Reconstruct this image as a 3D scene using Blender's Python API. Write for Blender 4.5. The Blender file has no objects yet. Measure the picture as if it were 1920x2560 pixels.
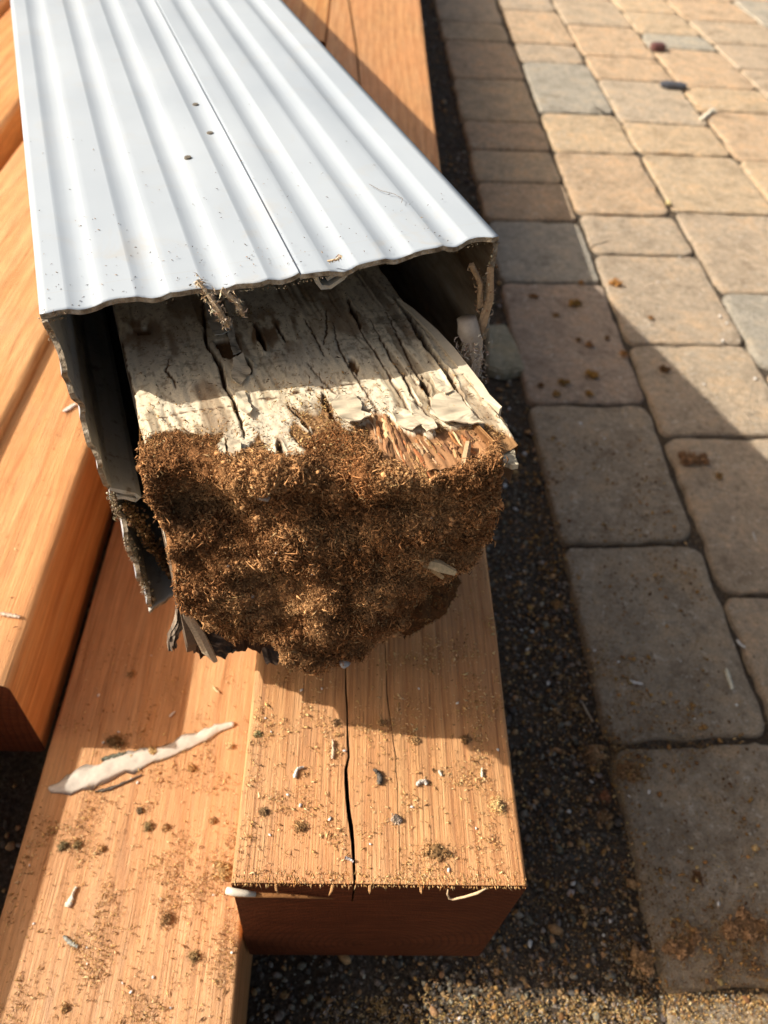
import bpy, bmesh, math, random
import numpy as np
from mathutils import Matrix, Vector

# ------------------------------------------------------------------ camera, sky, sun, exposure
sc = bpy.context.scene
C = sc.collection
RNG = np.random.default_rng(7)
random.seed(7)

cam_d = bpy.data.cameras.new('camera')
cam = bpy.data.objects.new('camera', cam_d); C.objects.link(cam); sc.camera = cam
CAM_R = ((0.99770604, -0.03808512, -0.05596586), (-0.00819558, 0.75269599, -0.65831724), (0.06719737, 0.65726576, 0.75065720))
# view axis of the calibrated camera is -Z of this frame
M = Matrix(CAM_R).to_4x4(); M.translation = Vector((0, 0, 0.535)); cam.matrix_world = M
cam_d.sensor_fit = 'VERTICAL'; cam_d.sensor_height = 36.0; cam_d.lens = 1940.68 / 2560 * 36.0
cam_d.clip_start = 0.01; cam_d.clip_end = 400
cam_d.dof.use_dof = True; cam_d.dof.focus_distance = 0.318; cam_d.dof.aperture_fstop = 11.0; cam_d.dof.aperture_blades = 7

SUN = Vector((1.317, -0.069, -1.0)).normalized()
world = bpy.data.worlds.new('World'); sc.world = world; world.use_nodes = True
wn = world.node_tree
sky = wn.nodes.new('ShaderNodeTexSky'); sky.sky_type = 'NISHITA'; sky.sun_disc = False
sky.sun_elevation = math.asin(-SUN.z); sky.sun_rotation = math.atan2(-SUN.x, -SUN.y)
sky.air_density = 0.75; sky.dust_density = 5.0; sky.ozone_density = 0.0
bgn = wn.nodes['Background']; bgn.inputs[1].default_value = 0.135
_mx = wn.nodes.new('ShaderNodeMix'); _mx.data_type = 'RGBA'; _mx.blend_type = 'MULTIPLY'; _mx.inputs[0].default_value = 1.0
_mx.inputs[7].default_value = (1.0, .92, .80, 1)       # hazy warm summer air
wn.links.new(sky.outputs[0], _mx.inputs[6]); wn.links.new(_mx.outputs[2], bgn.inputs[0])
sl = bpy.data.lights.new('sun', 'SUN'); sl.energy = 5.0; sl.angle = math.radians(0.53); sl.color = (1.0, 0.95, 0.87)
so = bpy.data.objects.new('sun', sl); C.objects.link(so); so.rotation_euler = SUN.to_track_quat('-Z', 'Y').to_euler()
sc.view_settings.view_transform = 'Standard'; sc.view_settings.look = 'None'
sc.view_settings.gamma = 1.0; sc.view_settings.use_curve_mapping = False
sc.view_settings.exposure = 0.36
try:
    sc.cycles.max_bounces = 8; sc.cycles.diffuse_bounces = 5
except Exception: pass

# ------------------------------------------------------------------ numpy noise
def _hash(ix, iy, iz, seed):
    h = (ix * 374761393 + iy * 668265263 + iz * 2147483647 + seed * 1274126177) & 0xFFFFFFFF
    h = ((h ^ (h >> 13)) * 1274126177) & 0xFFFFFFFF
    h = ((h ^ (h >> 16)) * 2246822519) & 0xFFFFFFFF
    return ((h ^ (h >> 15)) & 0xFFFFFF) / float(0xFFFFFF)
def vnoise(x, y, z=0, seed=0):
    x, y, z = np.broadcast_arrays(np.asarray(x, float), np.asarray(y, float), np.asarray(z, float))
    ix, iy, iz = np.floor(x).astype(np.int64), np.floor(y).astype(np.int64), np.floor(z).astype(np.int64)
    fx, fy, fz = x - ix, y - iy, z - iz
    fx, fy, fz = [f * f * (3 - 2 * f) for f in (fx, fy, fz)]
    r = 0
    for dx in (0, 1):
        for dy in (0, 1):
            for dz in (0, 1):
                w = (fx if dx else 1 - fx) * (fy if dy else 1 - fy) * (fz if dz else 1 - fz)
                r = r + w * _hash(ix + dx, iy + dy, iz + dz, seed)
    return r * 2 - 1
def fbm(x, y, z=0, octv=4, seed=0, gain=0.5):
    r, a, f = 0, 1.0, 1.0
    for o in range(octv):
        r = r + a * vnoise(np.asarray(x) * f, np.asarray(y) * f, np.asarray(z) * f, seed + o * 17)
        a *= gain; f *= 2.03
    return r
def sstep(a, b, x):
    t = np.clip((np.asarray(x, float) - a) / (b - a), 0, 1); return t * t * (3 - 2 * t)
def poly_dist(px, py, pts):
    """distance to a polyline and the run (0..1) along it"""
    best = np.full(np.shape(px), 1e9); run = np.zeros(np.shape(px)); n = len(pts) - 1
    for i in range(n):
        ax, ay = pts[i]; bx, by = pts[i + 1]; dx, dy = bx - ax, by - ay; L = dx * dx + dy * dy + 1e-12
        t = np.clip(((px - ax) * dx + (py - ay) * dy) / L, 0, 1)
        d = np.hypot(px - ax - t * dx, py - ay - t * dy)
        m = d < best; best = np.where(m, d, best); run = np.where(m, (i + t) / n, run)
    return best, run
def in_poly(px, py, poly):
    r = np.zeros(np.shape(px), bool); n = len(poly)
    for i in range(n):
        x0, y0 = poly[i]; x1, y1 = poly[(i + 1) % n]
        if y0 == y1: continue
        c = ((y0 > py) != (y1 > py)) & (px < (x1 - x0) * (py - y0) / (y1 - y0) + x0)
        r ^= c
    return r

# ------------------------------------------------------------------ object helpers
def mesh(name, V, F, mat, cols=None, smooth=False):
    me = bpy.data.meshes.new(name)
    V = np.asarray(V, np.float32).reshape(-1, 3)
    if isinstance(F, np.ndarray):
        nf, k = F.shape
        me.vertices.add(len(V)); me.vertices.foreach_set('co', V.ravel())
        me.loops.add(nf * k); me.loops.foreach_set('vertex_index', F.astype(np.int32).ravel())
        me.polygons.add(nf); me.polygons.foreach_set('loop_start', np.arange(0, nf * k, k, dtype=np.int32))
        me.update(calc_edges=True)
    else:
        me.from_pydata(V.tolist(), [], [list(f) for f in F])
    if cols is not None:
        a = me.color_attributes.new('tint', 'FLOAT_COLOR', 'POINT')
        cc = np.ones((len(V), 4), np.float32); cc[:, :3] = cols; a.data.foreach_set('color', cc.ravel())
    me.validate(); me.update()
    if smooth: me.polygons.foreach_set('use_smooth', np.ones(len(me.polygons), bool))
    if mat: me.materials.append(mat)
    return me
def obj(name, me, parent=None, loc=None, mat4=None, **props):
    o = bpy.data.objects.new(name, me); C.objects.link(o)
    if parent is not None: o.parent = parent
    if mat4 is not None: o.matrix_local = mat4
    if loc is not None: o.location = loc
    for k, v in props.items(): o[k] = v
    return o
def grid_faces(nu, nv, flip=False, off=0):
    i = np.arange(nu - 1)[:, None]; j = np.arange(nv - 1)[None, :]
    a = i * nv + j
    f = np.stack([a, a + nv, a + nv + 1, a + 1], -1).reshape(-1, 4) + off
    return f[:, ::-1].copy() if flip else f
def recalc(me):
    bm = bmesh.new(); bm.from_mesh(me); bmesh.ops.recalc_face_normals(bm, faces=bm.faces); bm.to_mesh(me); bm.free(); me.update(); return me

# slivers: elongated bent bipyramids, 5 vertices and 6 triangles each
def slivers(P, N, length, width, rng, spread=0.35, lift=0.5):
    n = len(P); P = np.asarray(P, float); N = np.asarray(N, float)
    N = N / np.linalg.norm(N, axis=1, keepdims=True)
    d = rng.normal(size=(n, 3)); d -= (d * N).sum(1, keepdims=True) * N * (1 - spread)
    d /= np.linalg.norm(d, axis=1, keepdims=True)
    s = np.cross(d, N); s /= np.linalg.norm(s, axis=1, keepdims=True) + 1e-9
    t = np.cross(s, d)
    L = length[:, None]; W = width[:, None]
    bend = rng.normal(0, 0.25, (n, 1)) * L
    c = P + N * W * lift
    e0 = c - d * L / 2; e1 = c + d * L / 2 + t * rng.normal(0, .2, (n, 1)) * L
    m = c + s * bend + t * np.abs(bend) * .5
    r = rng.uniform(.5, 1.3, (n, 3))
    v = np.stack([e0, m + s * W * r[:, :1], m - s * W * r[:, 1:2] * .8, m + t * W * r[:, 2:] * .8, e1], 1)
    tri = np.array([[0, 1, 3], [0, 3, 2], [0, 2, 1], [4, 3, 1], [4, 2, 3], [4, 1, 2]])
    F = (tri[None] + (np.arange(n) * 5)[:, None, None]).reshape(-1, 3)
    return v.reshape(-1, 3), F
_bm = bmesh.new(); bmesh.ops.create_icosphere(_bm, subdivisions=1, radius=1)
ICO_V = np.array([v.co[:] for v in _bm.verts]); ICO_F = np.array([[v.index for v in f.verts] for f in _bm.faces]); _bm.free()
def stones(P, size, rng, flat=.7):
    n = len(P); A = rng.normal(size=(n, 3, 3)); Q, _ = np.linalg.qr(A)
    k = len(ICO_V)
    V = ICO_V[None] * rng.uniform(.65, 1.25, (n, k, 1)) * np.stack([rng.uniform(.7, 1.3, n), rng.uniform(.6, 1.1, n), rng.uniform(.5, .9, n)], 1)[:, None, :]
    V = np.einsum('nkj,nij->nki', V, Q); V[:, :, 2] *= flat
    V = V * size[:, None, None] + np.asarray(P)[:, None, :]
    F = (ICO_F[None] + (np.arange(n) * k)[:, None, None]).reshape(-1, 3)
    return V.reshape(-1, 3), F
def pick(n, palette, weights, rng, jit=.25):
    pal = np.array(palette); idx = rng.choice(len(pal), n, p=np.array(weights) / np.sum(weights))
    return np.clip(pal[idx] * rng.uniform(1 - jit, 1 + jit, (n, 1)) * rng.uniform(.94, 1.06, (n, 3)), 0, 1)
FRASS = [(.42, .25, .095), (.56, .37, .16), (.20, .105, .04), (.66, .48, .25), (.09, .045, .02)]

def tube(pts, radii, seg=8, rough=0, rng=RNG):
    pts = [Vector(p) for p in pts]; V = []; F = []
    for i, p in enumerate(pts):
        d = (pts[min(i + 1, len(pts) - 1)] - pts[max(i - 1, 0)]).normalized()
        a = d.orthogonal().normalized() if i == 0 else (a - d * a.dot(d)).normalized()
        b = d.cross(a)
        for k in range(seg):
            t = 2 * math.pi * k / seg; r = radii[i] * (1 + rough * rng.normal())
            V.append(p + a * math.cos(t) * r + b * math.sin(t) * r)
    n = len(pts)
    for i in range(n - 1):
        for k in range(seg):
            F.append((i * seg + k, i * seg + (k + 1) % seg, (i + 1) * seg + (k + 1) % seg, (i + 1) * seg + k))
    F.append(tuple(range(seg))[::-1]); F.append(tuple((n - 1) * seg + k for k in range(seg)))
    return V, F

# a thin solid flake from an outline on a surface; lift(x, y) raises it
def flake_mesh(name, poly, thick, lift, mat, cols=None, sub=2):
    bm = bmesh.new(); vs = [bm.verts.new((x, y, 0)) for x, y in poly]; bm.faces.new(vs)
    bmesh.ops.triangulate(bm, faces=bm.faces)
    for _ in range(sub): bmesh.ops.subdivide_edges(bm, edges=bm.edges, cuts=1, use_grid_fill=False)
    bmesh.ops.triangulate(bm, faces=bm.faces)
    for v in bm.verts: v.co.z = lift(v.co.x, v.co.y)
    r = bmesh.ops.extrude_face_region(bm, geom=bm.faces[:])
    for v in [g for g in r['geom'] if isinstance(g, bmesh.types.BMVert)]: v.co.z -= thick
    bmesh.ops.recalc_face_normals(bm, faces=bm.faces)
    me = bpy.data.meshes.new(name); bm.to_mesh(me); bm.free(); me.materials.append(mat)
    me.polygons.foreach_set('use_smooth', np.zeros(len(me.polygons), bool))
    return me

# ------------------------------------------------------------------ materials
def new_mat(name, rough=.6, spec=.4):
    m = bpy.data.materials.new(name); m.use_nodes = True; nt = m.node_tree; b = nt.nodes['Principled BSDF']
    b.inputs['Roughness'].default_value = rough; b.inputs['Specular IOR Level'].default_value = spec
    return m, nt, b
def nd(nt, t, **k):
    n = nt.nodes.new(t)
    for a, v in k.items(): setattr(n, a, v)
    return n
def coords(nt, scale=(1, 1, 1), src='Object', loc=(0, 0, 0), rot=(0, 0, 0)):
    tc = nd(nt, 'ShaderNodeTexCoord'); mp = nd(nt, 'ShaderNodeMapping')
    mp.inputs['Scale'].default_value = scale; mp.inputs['Location'].default_value = loc; mp.inputs['Rotation'].default_value = rot
    nt.links.new(tc.outputs[src], mp.inputs[0]); return mp.outputs[0]
def noise(nt, vec, scale=1, detail=4, rough=.55, dist=0):
    n = nd(nt, 'ShaderNodeTexNoise'); n.inputs['Scale'].default_value = scale; n.inputs['Detail'].default_value = detail
    n.inputs['Roughness'].default_value = rough; n.inputs['Distortion'].default_value = dist
    nt.links.new(vec, n.inputs['Vector']); return n.outputs['Fac']
def ramp(nt, fac, stops, interp='LINEAR'):
    r = nd(nt, 'ShaderNodeValToRGB'); cr = r.color_ramp; cr.interpolation = interp
    while len(cr.elements) > 1: cr.elements.remove(cr.elements[0])
    cr.elements[0].position = stops[0][0]; cr.elements[0].color = (*stops[0][1], 1)
    for p, c in stops[1:]:
        e = cr.elements.new(p); e.color = (*c, 1)
    nt.links.new(fac, r.inputs[0]); return r.outputs[0]
def g3(v): return (v, v, v)
def mix(nt, fac, a, b, mode='MIX'):
    m = nd(nt, 'ShaderNodeMix', data_type='RGBA', blend_type=mode)
    for s, v in ((m.inputs[0], fac), (m.inputs[6], a), (m.inputs[7], b)):
        if isinstance(v, (int, float)): s.default_value = v
        elif isinstance(v, tuple): s.default_value = (*v, 1) if len(v) == 3 else v
        else: nt.links.new(v, s)
    return m.outputs[2]
def mth(nt, op, a, b=0.0):
    m = nd(nt, 'ShaderNodeMath', operation=op)
    for s, v in ((m.inputs[0], a), (m.inputs[1], b)):
        if isinstance(v, (int, float)): s.default_value = v
        else: nt.links.new(v, s)
    return m.outputs[0]
def bump(nt, b, h, strength=.5, dist=.001):
    n = nd(nt, 'ShaderNodeBump'); n.inputs['Strength'].default_value = strength; n.inputs['Distance'].default_value = dist
    nt.links.new(h, n.inputs['Height']); nt.links.new(n.outputs[0], b.inputs['Normal'])
def tinted(name, rough=.8, spec=.2, var=.15, scale=900, bmp=.3):
    m, nt, b = new_mat(name, rough, spec)
    a = nd(nt, 'ShaderNodeAttribute', attribute_name='tint')
    n = noise(nt, coords(nt), scale, 3)
    c = mix(nt, 1.0, a.outputs['Color'], ramp(nt, n, [(.25, g3(1 - var * 1.5)), (.75, g3(1 + var))]), 'MULTIPLY')
    nt.links.new(c, b.inputs['Base Color'])
    if bmp: bump(nt, b, n, bmp, .0006)
    return m
def wood(name, light, mid, dark, off=(0, 0, 0), line=230, ring=26, blotch=(.6, .16, .04), band=None, knots=(), fine=1.0):
    m, nt, b = new_mat(name, .5, .35)
    v = coords(nt, (1, 1, 1), loc=off)
    vs = coords(nt, (1, .045, 1), loc=off)
    warp = noise(nt, coords(nt, (7, 1.6, 7), loc=off), 1, 3)
    # rings: distorted bands across the section
    sep = nd(nt, 'ShaderNodeSeparateXYZ'); nt.links.new(v, sep.inputs[0])
    kx = sep.outputs[0]
    rr = mth(nt, 'ADD', mth(nt, 'MULTIPLY', kx, ring), mth(nt, 'MULTIPLY', warp, 5.5))
    rr = mth(nt, 'ADD', rr, mth(nt, 'MULTIPLY', sep.outputs[2], ring * .35))
    kf = None
    for (x, y, r) in knots:
        dx = mth(nt, 'SUBTRACT', sep.outputs[0], x); dy = mth(nt, 'MULTIPLY', mth(nt, 'SUBTRACT', sep.outputs[1], y), .62)
        dd = mth(nt, 'SQRT', mth(nt, 'ADD', mth(nt, 'MULTIPLY', dx, dx), mth(nt, 'MULTIPLY', dy, dy)))
        wgt = mth(nt, 'POWER', 2.718, mth(nt, 'MULTIPLY', dd, -1.0 / (r * 1.8)))
        rr = mth(nt, 'ADD', rr, mth(nt, 'MULTIPLY', wgt, 3.0))
        k1 = mth(nt, 'SUBTRACT', 1.0, mth(nt, 'MINIMUM', mth(nt, 'DIVIDE', dd, r), 1.0))
        kf = k1 if kf is None else mth(nt, 'MAXIMUM', kf, k1)
    fr = mth(nt, 'FRACT', rr)
    ringc = ramp(nt, fr, [(0, mid), (.55, light), (.82, light), (.93, dark), (1.0, mid)])
    fine_n = noise(nt, vs, line, 4, .65)
    c = mix(nt, .55, ringc, ramp(nt, fine_n, [(.3, dark), (.48, mid), (.62, light)]))
    c = mix(nt, .35 * fine, c, ramp(nt, noise(nt, vs, line * 3.2, 2, .7), [(.35, g3(.62)), (.6, g3(1.12))]), 'MULTIPLY')
    bl = noise(nt, coords(nt, (9, 3.0, 9), loc=(off[0] + 3, off[1], off[2])), 1, 3)
    c = mix(nt, ramp(nt, bl, [(.42, g3(0)), (.72, g3(.75))]), c, blotch)
    c = mix(nt, .25, c, ramp(nt, noise(nt, v, 60, 5, .7), [(.3, g3(.7)), (.7, g3(1.2))]), 'MULTIPLY')
    if band:                       # sapwood / heartwood stripe along the length
        x0, x1, bc = band
        f = ramp(nt, mth(nt, 'ADD', kx, mth(nt, 'MULTIPLY', warp, .006)), [(0, g3(0)), (1, g3(1))])
        mr = nd(nt, 'ShaderNodeMapRange'); mr.interpolation_type = 'SMOOTHSTEP'
        mr.inputs['From Min'].default_value = x0; mr.inputs['From Max'].default_value = x1
        nt.links.new(mth(nt, 'ADD', kx, mth(nt, 'MULTIPLY', warp, .006)), mr.inputs['Value'])
        c = mix(nt, mr.outputs[0], mix(nt, .7, c, bc, 'MULTIPLY'), c)
    saw = noise(nt, coords(nt, (900, 14, 900), loc=off), 1, 5, .72)
    c = mix(nt, .58, c, ramp(nt, saw, [(.34, g3(.50)), (.46, g3(.92)), (.6, g3(1.14))]), 'MULTIPLY')
    c = mix(nt, ramp(nt, noise(nt, coords(nt, (24, 9, 24), loc=off), 1, 5, .7), [(.52, g3(0)), (.8, g3(.35))]), c, (.40, .24, .14))
    if kf is not None:
        c = mix(nt, ramp(nt, kf, [(.0, g3(0)), (.25, g3(.55)), (.8, g3(.9))]), c, (dark[0] * .55, dark[1] * .4, dark[2] * .4))
    nt.links.new(c, b.inputs['Base Color'])
    h = mth(nt, 'ADD', mth(nt, 'ADD', mth(nt, 'MULTIPLY', saw, 1.3), mth(nt, 'MULTIPLY', fr, .5)), mth(nt, 'ADD', fine_n, mth(nt, 'MULTIPLY', noise(nt, vs, line * 3.2, 2), .6)))
    bump(nt, b, h, .75, .0008)
    rr2 = ramp(nt, fine_n, [(.3, g3(.62)), (.7, g3(.42))]); nt.links.new(rr2, b.inputs['Roughness'])
    return m
def shaded_end_grain(name, c0, c1, c2, ctr=(0, 0)):
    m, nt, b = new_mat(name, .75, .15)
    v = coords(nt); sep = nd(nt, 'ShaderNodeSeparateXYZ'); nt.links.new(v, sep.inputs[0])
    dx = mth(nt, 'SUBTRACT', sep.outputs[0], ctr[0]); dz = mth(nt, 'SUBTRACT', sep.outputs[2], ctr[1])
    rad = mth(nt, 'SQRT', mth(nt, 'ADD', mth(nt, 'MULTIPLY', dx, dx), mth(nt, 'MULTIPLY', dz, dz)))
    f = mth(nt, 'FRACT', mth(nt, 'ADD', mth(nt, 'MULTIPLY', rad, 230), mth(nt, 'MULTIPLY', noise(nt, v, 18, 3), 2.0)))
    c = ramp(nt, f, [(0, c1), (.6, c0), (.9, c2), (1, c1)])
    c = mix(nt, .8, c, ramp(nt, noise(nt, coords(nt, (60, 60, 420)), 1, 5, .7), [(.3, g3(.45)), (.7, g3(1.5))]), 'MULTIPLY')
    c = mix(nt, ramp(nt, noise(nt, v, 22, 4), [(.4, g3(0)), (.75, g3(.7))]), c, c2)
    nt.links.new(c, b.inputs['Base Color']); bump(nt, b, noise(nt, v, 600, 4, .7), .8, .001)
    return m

M_B1 = wood('fir_front', (.60, .325, .135), (.49, .232, .083), (.245, .085, .025), off=(.31, .2, .7), line=300, ring=95, blotch=(.58, .25, .095), band=(-.028, .004, (.80, .52, .34)), fine=1.3, knots=((.0245, .152, .004),))
M_B2 = wood('fir_flat', (.61, .33, .145), (.50, .242, .092), (.27, .11, .035), off=(1.31, 4.2, .7), line=210, ring=45, blotch=(.60, .29, .115), knots=((-.15, .33, .006), (-.118, .195, .004), (-.155, .135, .003), (-.075, .245, .0035)))
M_A = wood('fir_left', (.62, .345, .145), (.50, .235, .085), (.30, .11, .032), off=(2.7, 9.2, .7), line=170, ring=55, blotch=(.60, .23, .07), knots=((-.206, .33, .006), (-.240, .262, .008), (-.215, .47, .007)))
M_C = wood('fir_back', (.62, .35, .15), (.52, .26, .095), (.34, .13, .04), off=(5.1, 1.2, .7), line=180, ring=40, blotch=(.58, .22, .06), knots=((-.31, .5, .012), (-.29, .8, .015)))
M_D = wood('fir_far', (.66, .34, .12), (.56, .24, .07), (.38, .13, .03), off=(8.1, 3.2, .7), line=180, ring=40, blotch=(.50, .16, .035), knots=((-.45, .9, .02), (-.55, 1.2, .02)))
M_END = shaded_end_grain('shaded_end_grain', (.13, .036, .013), (.115, .030, .010), (.075, .020, .007), ctr=(.03, .03))  # end grain, with the shade of the cut ends put into its colour
M_CRACK = new_mat('crack_inside', .9, .1)[0]; M_CRACK.node_tree.nodes['Principled BSDF'].inputs['Base Color'].default_value = (.16, .07, .025, 1)
M_FRASS = tinted('frass', .95, .04, .2, 900, .3)
M_STONE = tinted('gravel_stone', .75, .3, .3, 700, .5)
M_PAINTCHIP = tinted('paint_chip', .55, .35, .08, 400, .25)

# ------------------------------------------------------------------ setting: ground and gravel
GZ = -0.047
def soil_mat():
    m, nt, b = new_mat('dark_gravel_bed', .95, .15)
    v = coords(nt)
    c = ramp(nt, noise(nt, v, 330, 6, .75), [(.3, (.035, .029, .022)), (.5, (.10, .08, .06)), (.62, (.18, .145, .105)), (.75, (.30, .25, .19))])
    c = mix(nt, ramp(nt, noise(nt, v, 30, 5, .7), [(.5, g3(0)), (.75, g3(.45))]), c, (.20, .12, .05))
    nt.links.new(c, b.inputs['Base Color']); bump(nt, b, noise(nt, v, 420, 6, .75), 1.0, .004)
    return m
M_SOIL = soil_mat()
def ground_grid():
    xs = np.unique(np.concatenate([np.linspace(-60, -1.2, 12), np.linspace(-1.2, -.3, 20), np.linspace(-.3, .8, 160), np.linspace(.8, 3, 20), np.linspace(3, 60, 12)]))
    ys = np.unique(np.concatenate([np.linspace(-60, -1, 12), np.linspace(-1, 0, 12), np.linspace(0, 1.0, 150), np.linspace(1.0, 4, 40), np.linspace(4, 60, 14)]))
    X, Y = np.meshgrid(xs, ys, indexing='ij')
    Z = GZ + .0016 * fbm(X * 40, Y * 40, 0, 3, 5) + .0012 * vnoise(X * 220, Y * 220, 0, 9)
    Z = np.where(X > .236 - .024 * Y, Z + .0048, Z)     # sand swept into the joints
    return np.stack([X, Y, Z], -1).reshape(-1, 3), grid_faces(len(xs), len(ys))
V, F = ground_grid()
obj('ground', mesh('ground', V, F, M_SOIL, smooth=True), kind='structure')

# loose gravel stones in the strip beside the timbers
def gravel():
    r = np.random.default_rng(11)
    P = []; S = []
    n = 21000
    y = r.uniform(.03, .62, n); x = r.uniform(-.06, .26, n)
    s = np.clip(r.lognormal(np.log(.0012), .5, n), .0006, .0048)
    P.append(np.stack([x, y], 1)); S.append(s)
    n = 7000
    y = r.uniform(.62, 2.3, n); x = r.uniform(.02, .24, n); s = np.clip(r.lognormal(np.log(.0019), .4, n), .001, .005)
    P.append(np.stack([x, y], 1)); S.append(s)
    n = 900
    y = r.uniform(.1, .6, n); x = r.uniform(-.42, -.16, n); s = np.clip(r.lognormal(np.log(.002), .4, n), .001, .005)
    P.append(np.stack([x, y], 1)); S.append(s)
    P = np.concatenate(P); S = np.concatenate(S)
    edge = .222 - .022 * P[:, 1]
    k = P[:, 0] < edge + .004
    k &= ~((P[:, 0] < -.045) & (P[:, 0] > -.16) & (P[:, 1] < .6))
    P, S = P[k], S[k]
    z = GZ + S * .35 + .0010
    V, F = stones(np.column_stack([P, z]), S, r, .8)
    col = pick(len(P), [(.09, .076, .06), (.17, .145, .113), (.25, .22, .172), (.34, .30, .24), (.36, .22, .10), (.60, .55, .47)], [34, 32, 13, 3, 22, .9], r, .3)
    return mesh('gravel', V, F, M_STONE, np.repeat(col, len(ICO_V), 0))
obj('gravel', gravel(), kind='stuff', label='fine dark gravel strip between the timbers and the pavers', category='gravel')

# ------------------------------------------------------------------ setting: pavers
def paver_mat():
    m, nt, b = new_mat('tumbled_concrete', .85, .25)
    v = coords(nt); oi = nd(nt, 'ShaderNodeObjectInfo')
    add = nd(nt, 'ShaderNodeVectorMath', operation='ADD'); nt.links.new(v, add.inputs[0])
    sc_ = nd(nt, 'ShaderNodeVectorMath', operation='SCALE'); sc_.inputs[0].default_value = (13, 7, 3); nt.links.new(oi.outputs['Random'], sc_.inputs['Scale']); nt.links.new(sc_.outputs[0], add.inputs[1])
    p = add.outputs[0]
    base = oi.outputs['Color']
    n1 = noise(nt, p, 26, 5, .65, .4); n2 = noise(nt, p, 120, 8, .8); n3 = noise(nt, p, 60, 5, .75, 1.5); n4 = noise(nt, p, 620, 3, .7)
    c = mix(nt, 1.0, base, ramp(nt, n1, [(.3, (.70, .67, .64)), (.5, (1, 1, 1)), (.7, (1.2, 1.1, .98))]), 'MULTIPLY')
    c = mix(nt, ramp(nt, n3, [(.55, g3(0)), (.66, g3(.7))]), c, mix(nt, .7, base, (.72, .62, .48)))
    c = mix(nt, 1.0, c, ramp(nt, n2, [(.28, g3(.42)), (.45, g3(.90)), (.60, g3(1.12)), (.72, g3(1.6))]), 'MULTIPLY')
    fl = ramp(nt, noise(nt, p, 150, 4, .65), [(.61, g3(0)), (.68, g3(.75))]); c = mix(nt, fl, c, (.82, .74, .60))
    pit = ramp(nt, noise(nt, p, 95, 5, .75), [(.30, g3(.8)), (.37, g3(0))]); c = mix(nt, pit, c, (.16, .11, .07))
    c = mix(nt, .6, c, ramp(nt, n4, [(.3, g3(.6)), (.7, g3(1.35))]), 'MULTIPLY')
    # damp-looking brown stains with their own shapes
    c = mix(nt, ramp(nt, noise(nt, p, 14, 5, .7, 1.2), [(.60, g3(0)), (.80, g3(.5))]), c, (.20, .115, .05))
    nt.links.new(c, b.inputs['Base Color'])
    bump(nt, b, mth(nt, 'ADD', mth(nt, 'MULTIPLY', n2, 1.8), mth(nt, 'ADD', mth(nt, 'MULTIPLY', n4, .7), n3)), 1.0, .0036)
    return m
M_PAV = paver_mat()
paving = obj('paving', None, loc=(0.2, 0.1, GZ), kind='structure')
LN = [(-.024, .222), (-.017, .362), (-.034, .538), (-.051, .737), (-.097, .986), (-.115, 1.215), (-.135, 1.44), (-.15, 1.66), (-.17, 1.88)]
JN = [[2.16, 1.965, 1.85, 1.638, 1.44, 1.325, 1.209, 1.09, .922, .673, .468, .264, .092, -.1],
      [2.3, 2.08, 1.863, 1.754, 1.500, 1.336, 1.124, 1.009, .798, .629, .415, .245, .08, -.1],
      [2.4, 2.2, 2.01, 1.816, 1.685, 1.482, 1.354, 1.151, .927, .76, .55, .4, .2, 0],
      [2.5, 2.3, 2.14, 1.986, 1.892, 1.678, 1.559, 1.35, 1.2, 1.0, .83, .62, .4, .2]]
_r = random.Random(5)
for k in range(4):
    y = 2.75; L = []
    while y > .1: L.append(y); y -= _r.choice((.115, .165, .205))
    L += [y]; JN.append(L)
JN[4] = [2.7, 2.55, 2.4, 2.265, 2.109, 1.952, 1.801, 1.64, 1.5, 1.3, 1.15, .95, .8, .6, .4, .2]
SK = [.075, .06, .03, .03, .03, .02, .02, .02]
TAN = [(.65, .50, .33), (.67, .505, .325), (.61, .48, .335), (.66, .48, .31), (.59, .465, .33)]
GREY = [(.52, .475, .38), (.50, .45, .36), (.54, .475, .38)]
def paver_mesh(quad, rad, seed):
    r = np.random.default_rng(seed)
    q = np.array(quad); c = q.mean(0)
    out = []
    for i in range(4):
        p, a, b = q[i], q[i - 1], q[(i + 1) % 4]
        rr = rad * r.uniform(.7, 1.5)
        u = (a - p) / np.linalg.norm(a - p); w = (b - p) / np.linalg.norm(b - p)
        for t in np.linspace(0, 1, 6):
            out.append(p + u * rr * (1 - t) ** 2 + w * rr * t ** 2)
        e0, e1 = p + w * rr, b - w * rr
        for t in np.linspace(0, 1, 15)[1:-1]: out.append(e0 + (e1 - e0) * t)
    out = np.array(out); n = len(out)
    ang = np.arange(n)
    nrm = out - c; nrm /= np.linalg.norm(nrm, axis=1, keepdims=True)
    j = (.0016 * fbm(out[:, 0] * 55, out[:, 1] * 55, seed, 4, seed, .6) - .0022 * sstep(.45, .8, vnoise(out[:, 0] * 75, out[:, 1] * 75, 0, seed + 5)))[:, None]
    out = out + nrm * j
    rings = [(0.0, -.030), (0.0, -.0050), (.0007, -.0024), (.0020, -.0009), (.0045, -.0002), (.016, .0), (.034, .0)]
    V = []; 
    for ins, z in rings:
        p = out - nrm * ins * (1 + .35 * fbm(out[:, 0] * 45, out[:, 1] * 45, 3 + seed, 2, seed))[:, None]
        zz = z + .0004 * fbm(p[:, 0] * 38, p[:, 1] * 38, seed * 3.1, 3, 3) * (z > -.02)
        V.append(np.column_stack([p, zz]))
    V = np.concatenate(V); F = []
    for k in range(len(rings) - 1):
        for i in range(n):
            i2 = (i + 1) % n; F.append((k * n + i, k * n + i2, (k + 1) * n + i2, (k + 1) * n + i))
    F.append(tuple((len(rings) - 1) * n + i for i in range(n)))
    V = V - [c[0], c[1], 0]
    me = mesh('paver', V, F, M_PAV, smooth=True); return recalc(me), c
pk = 0
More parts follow.
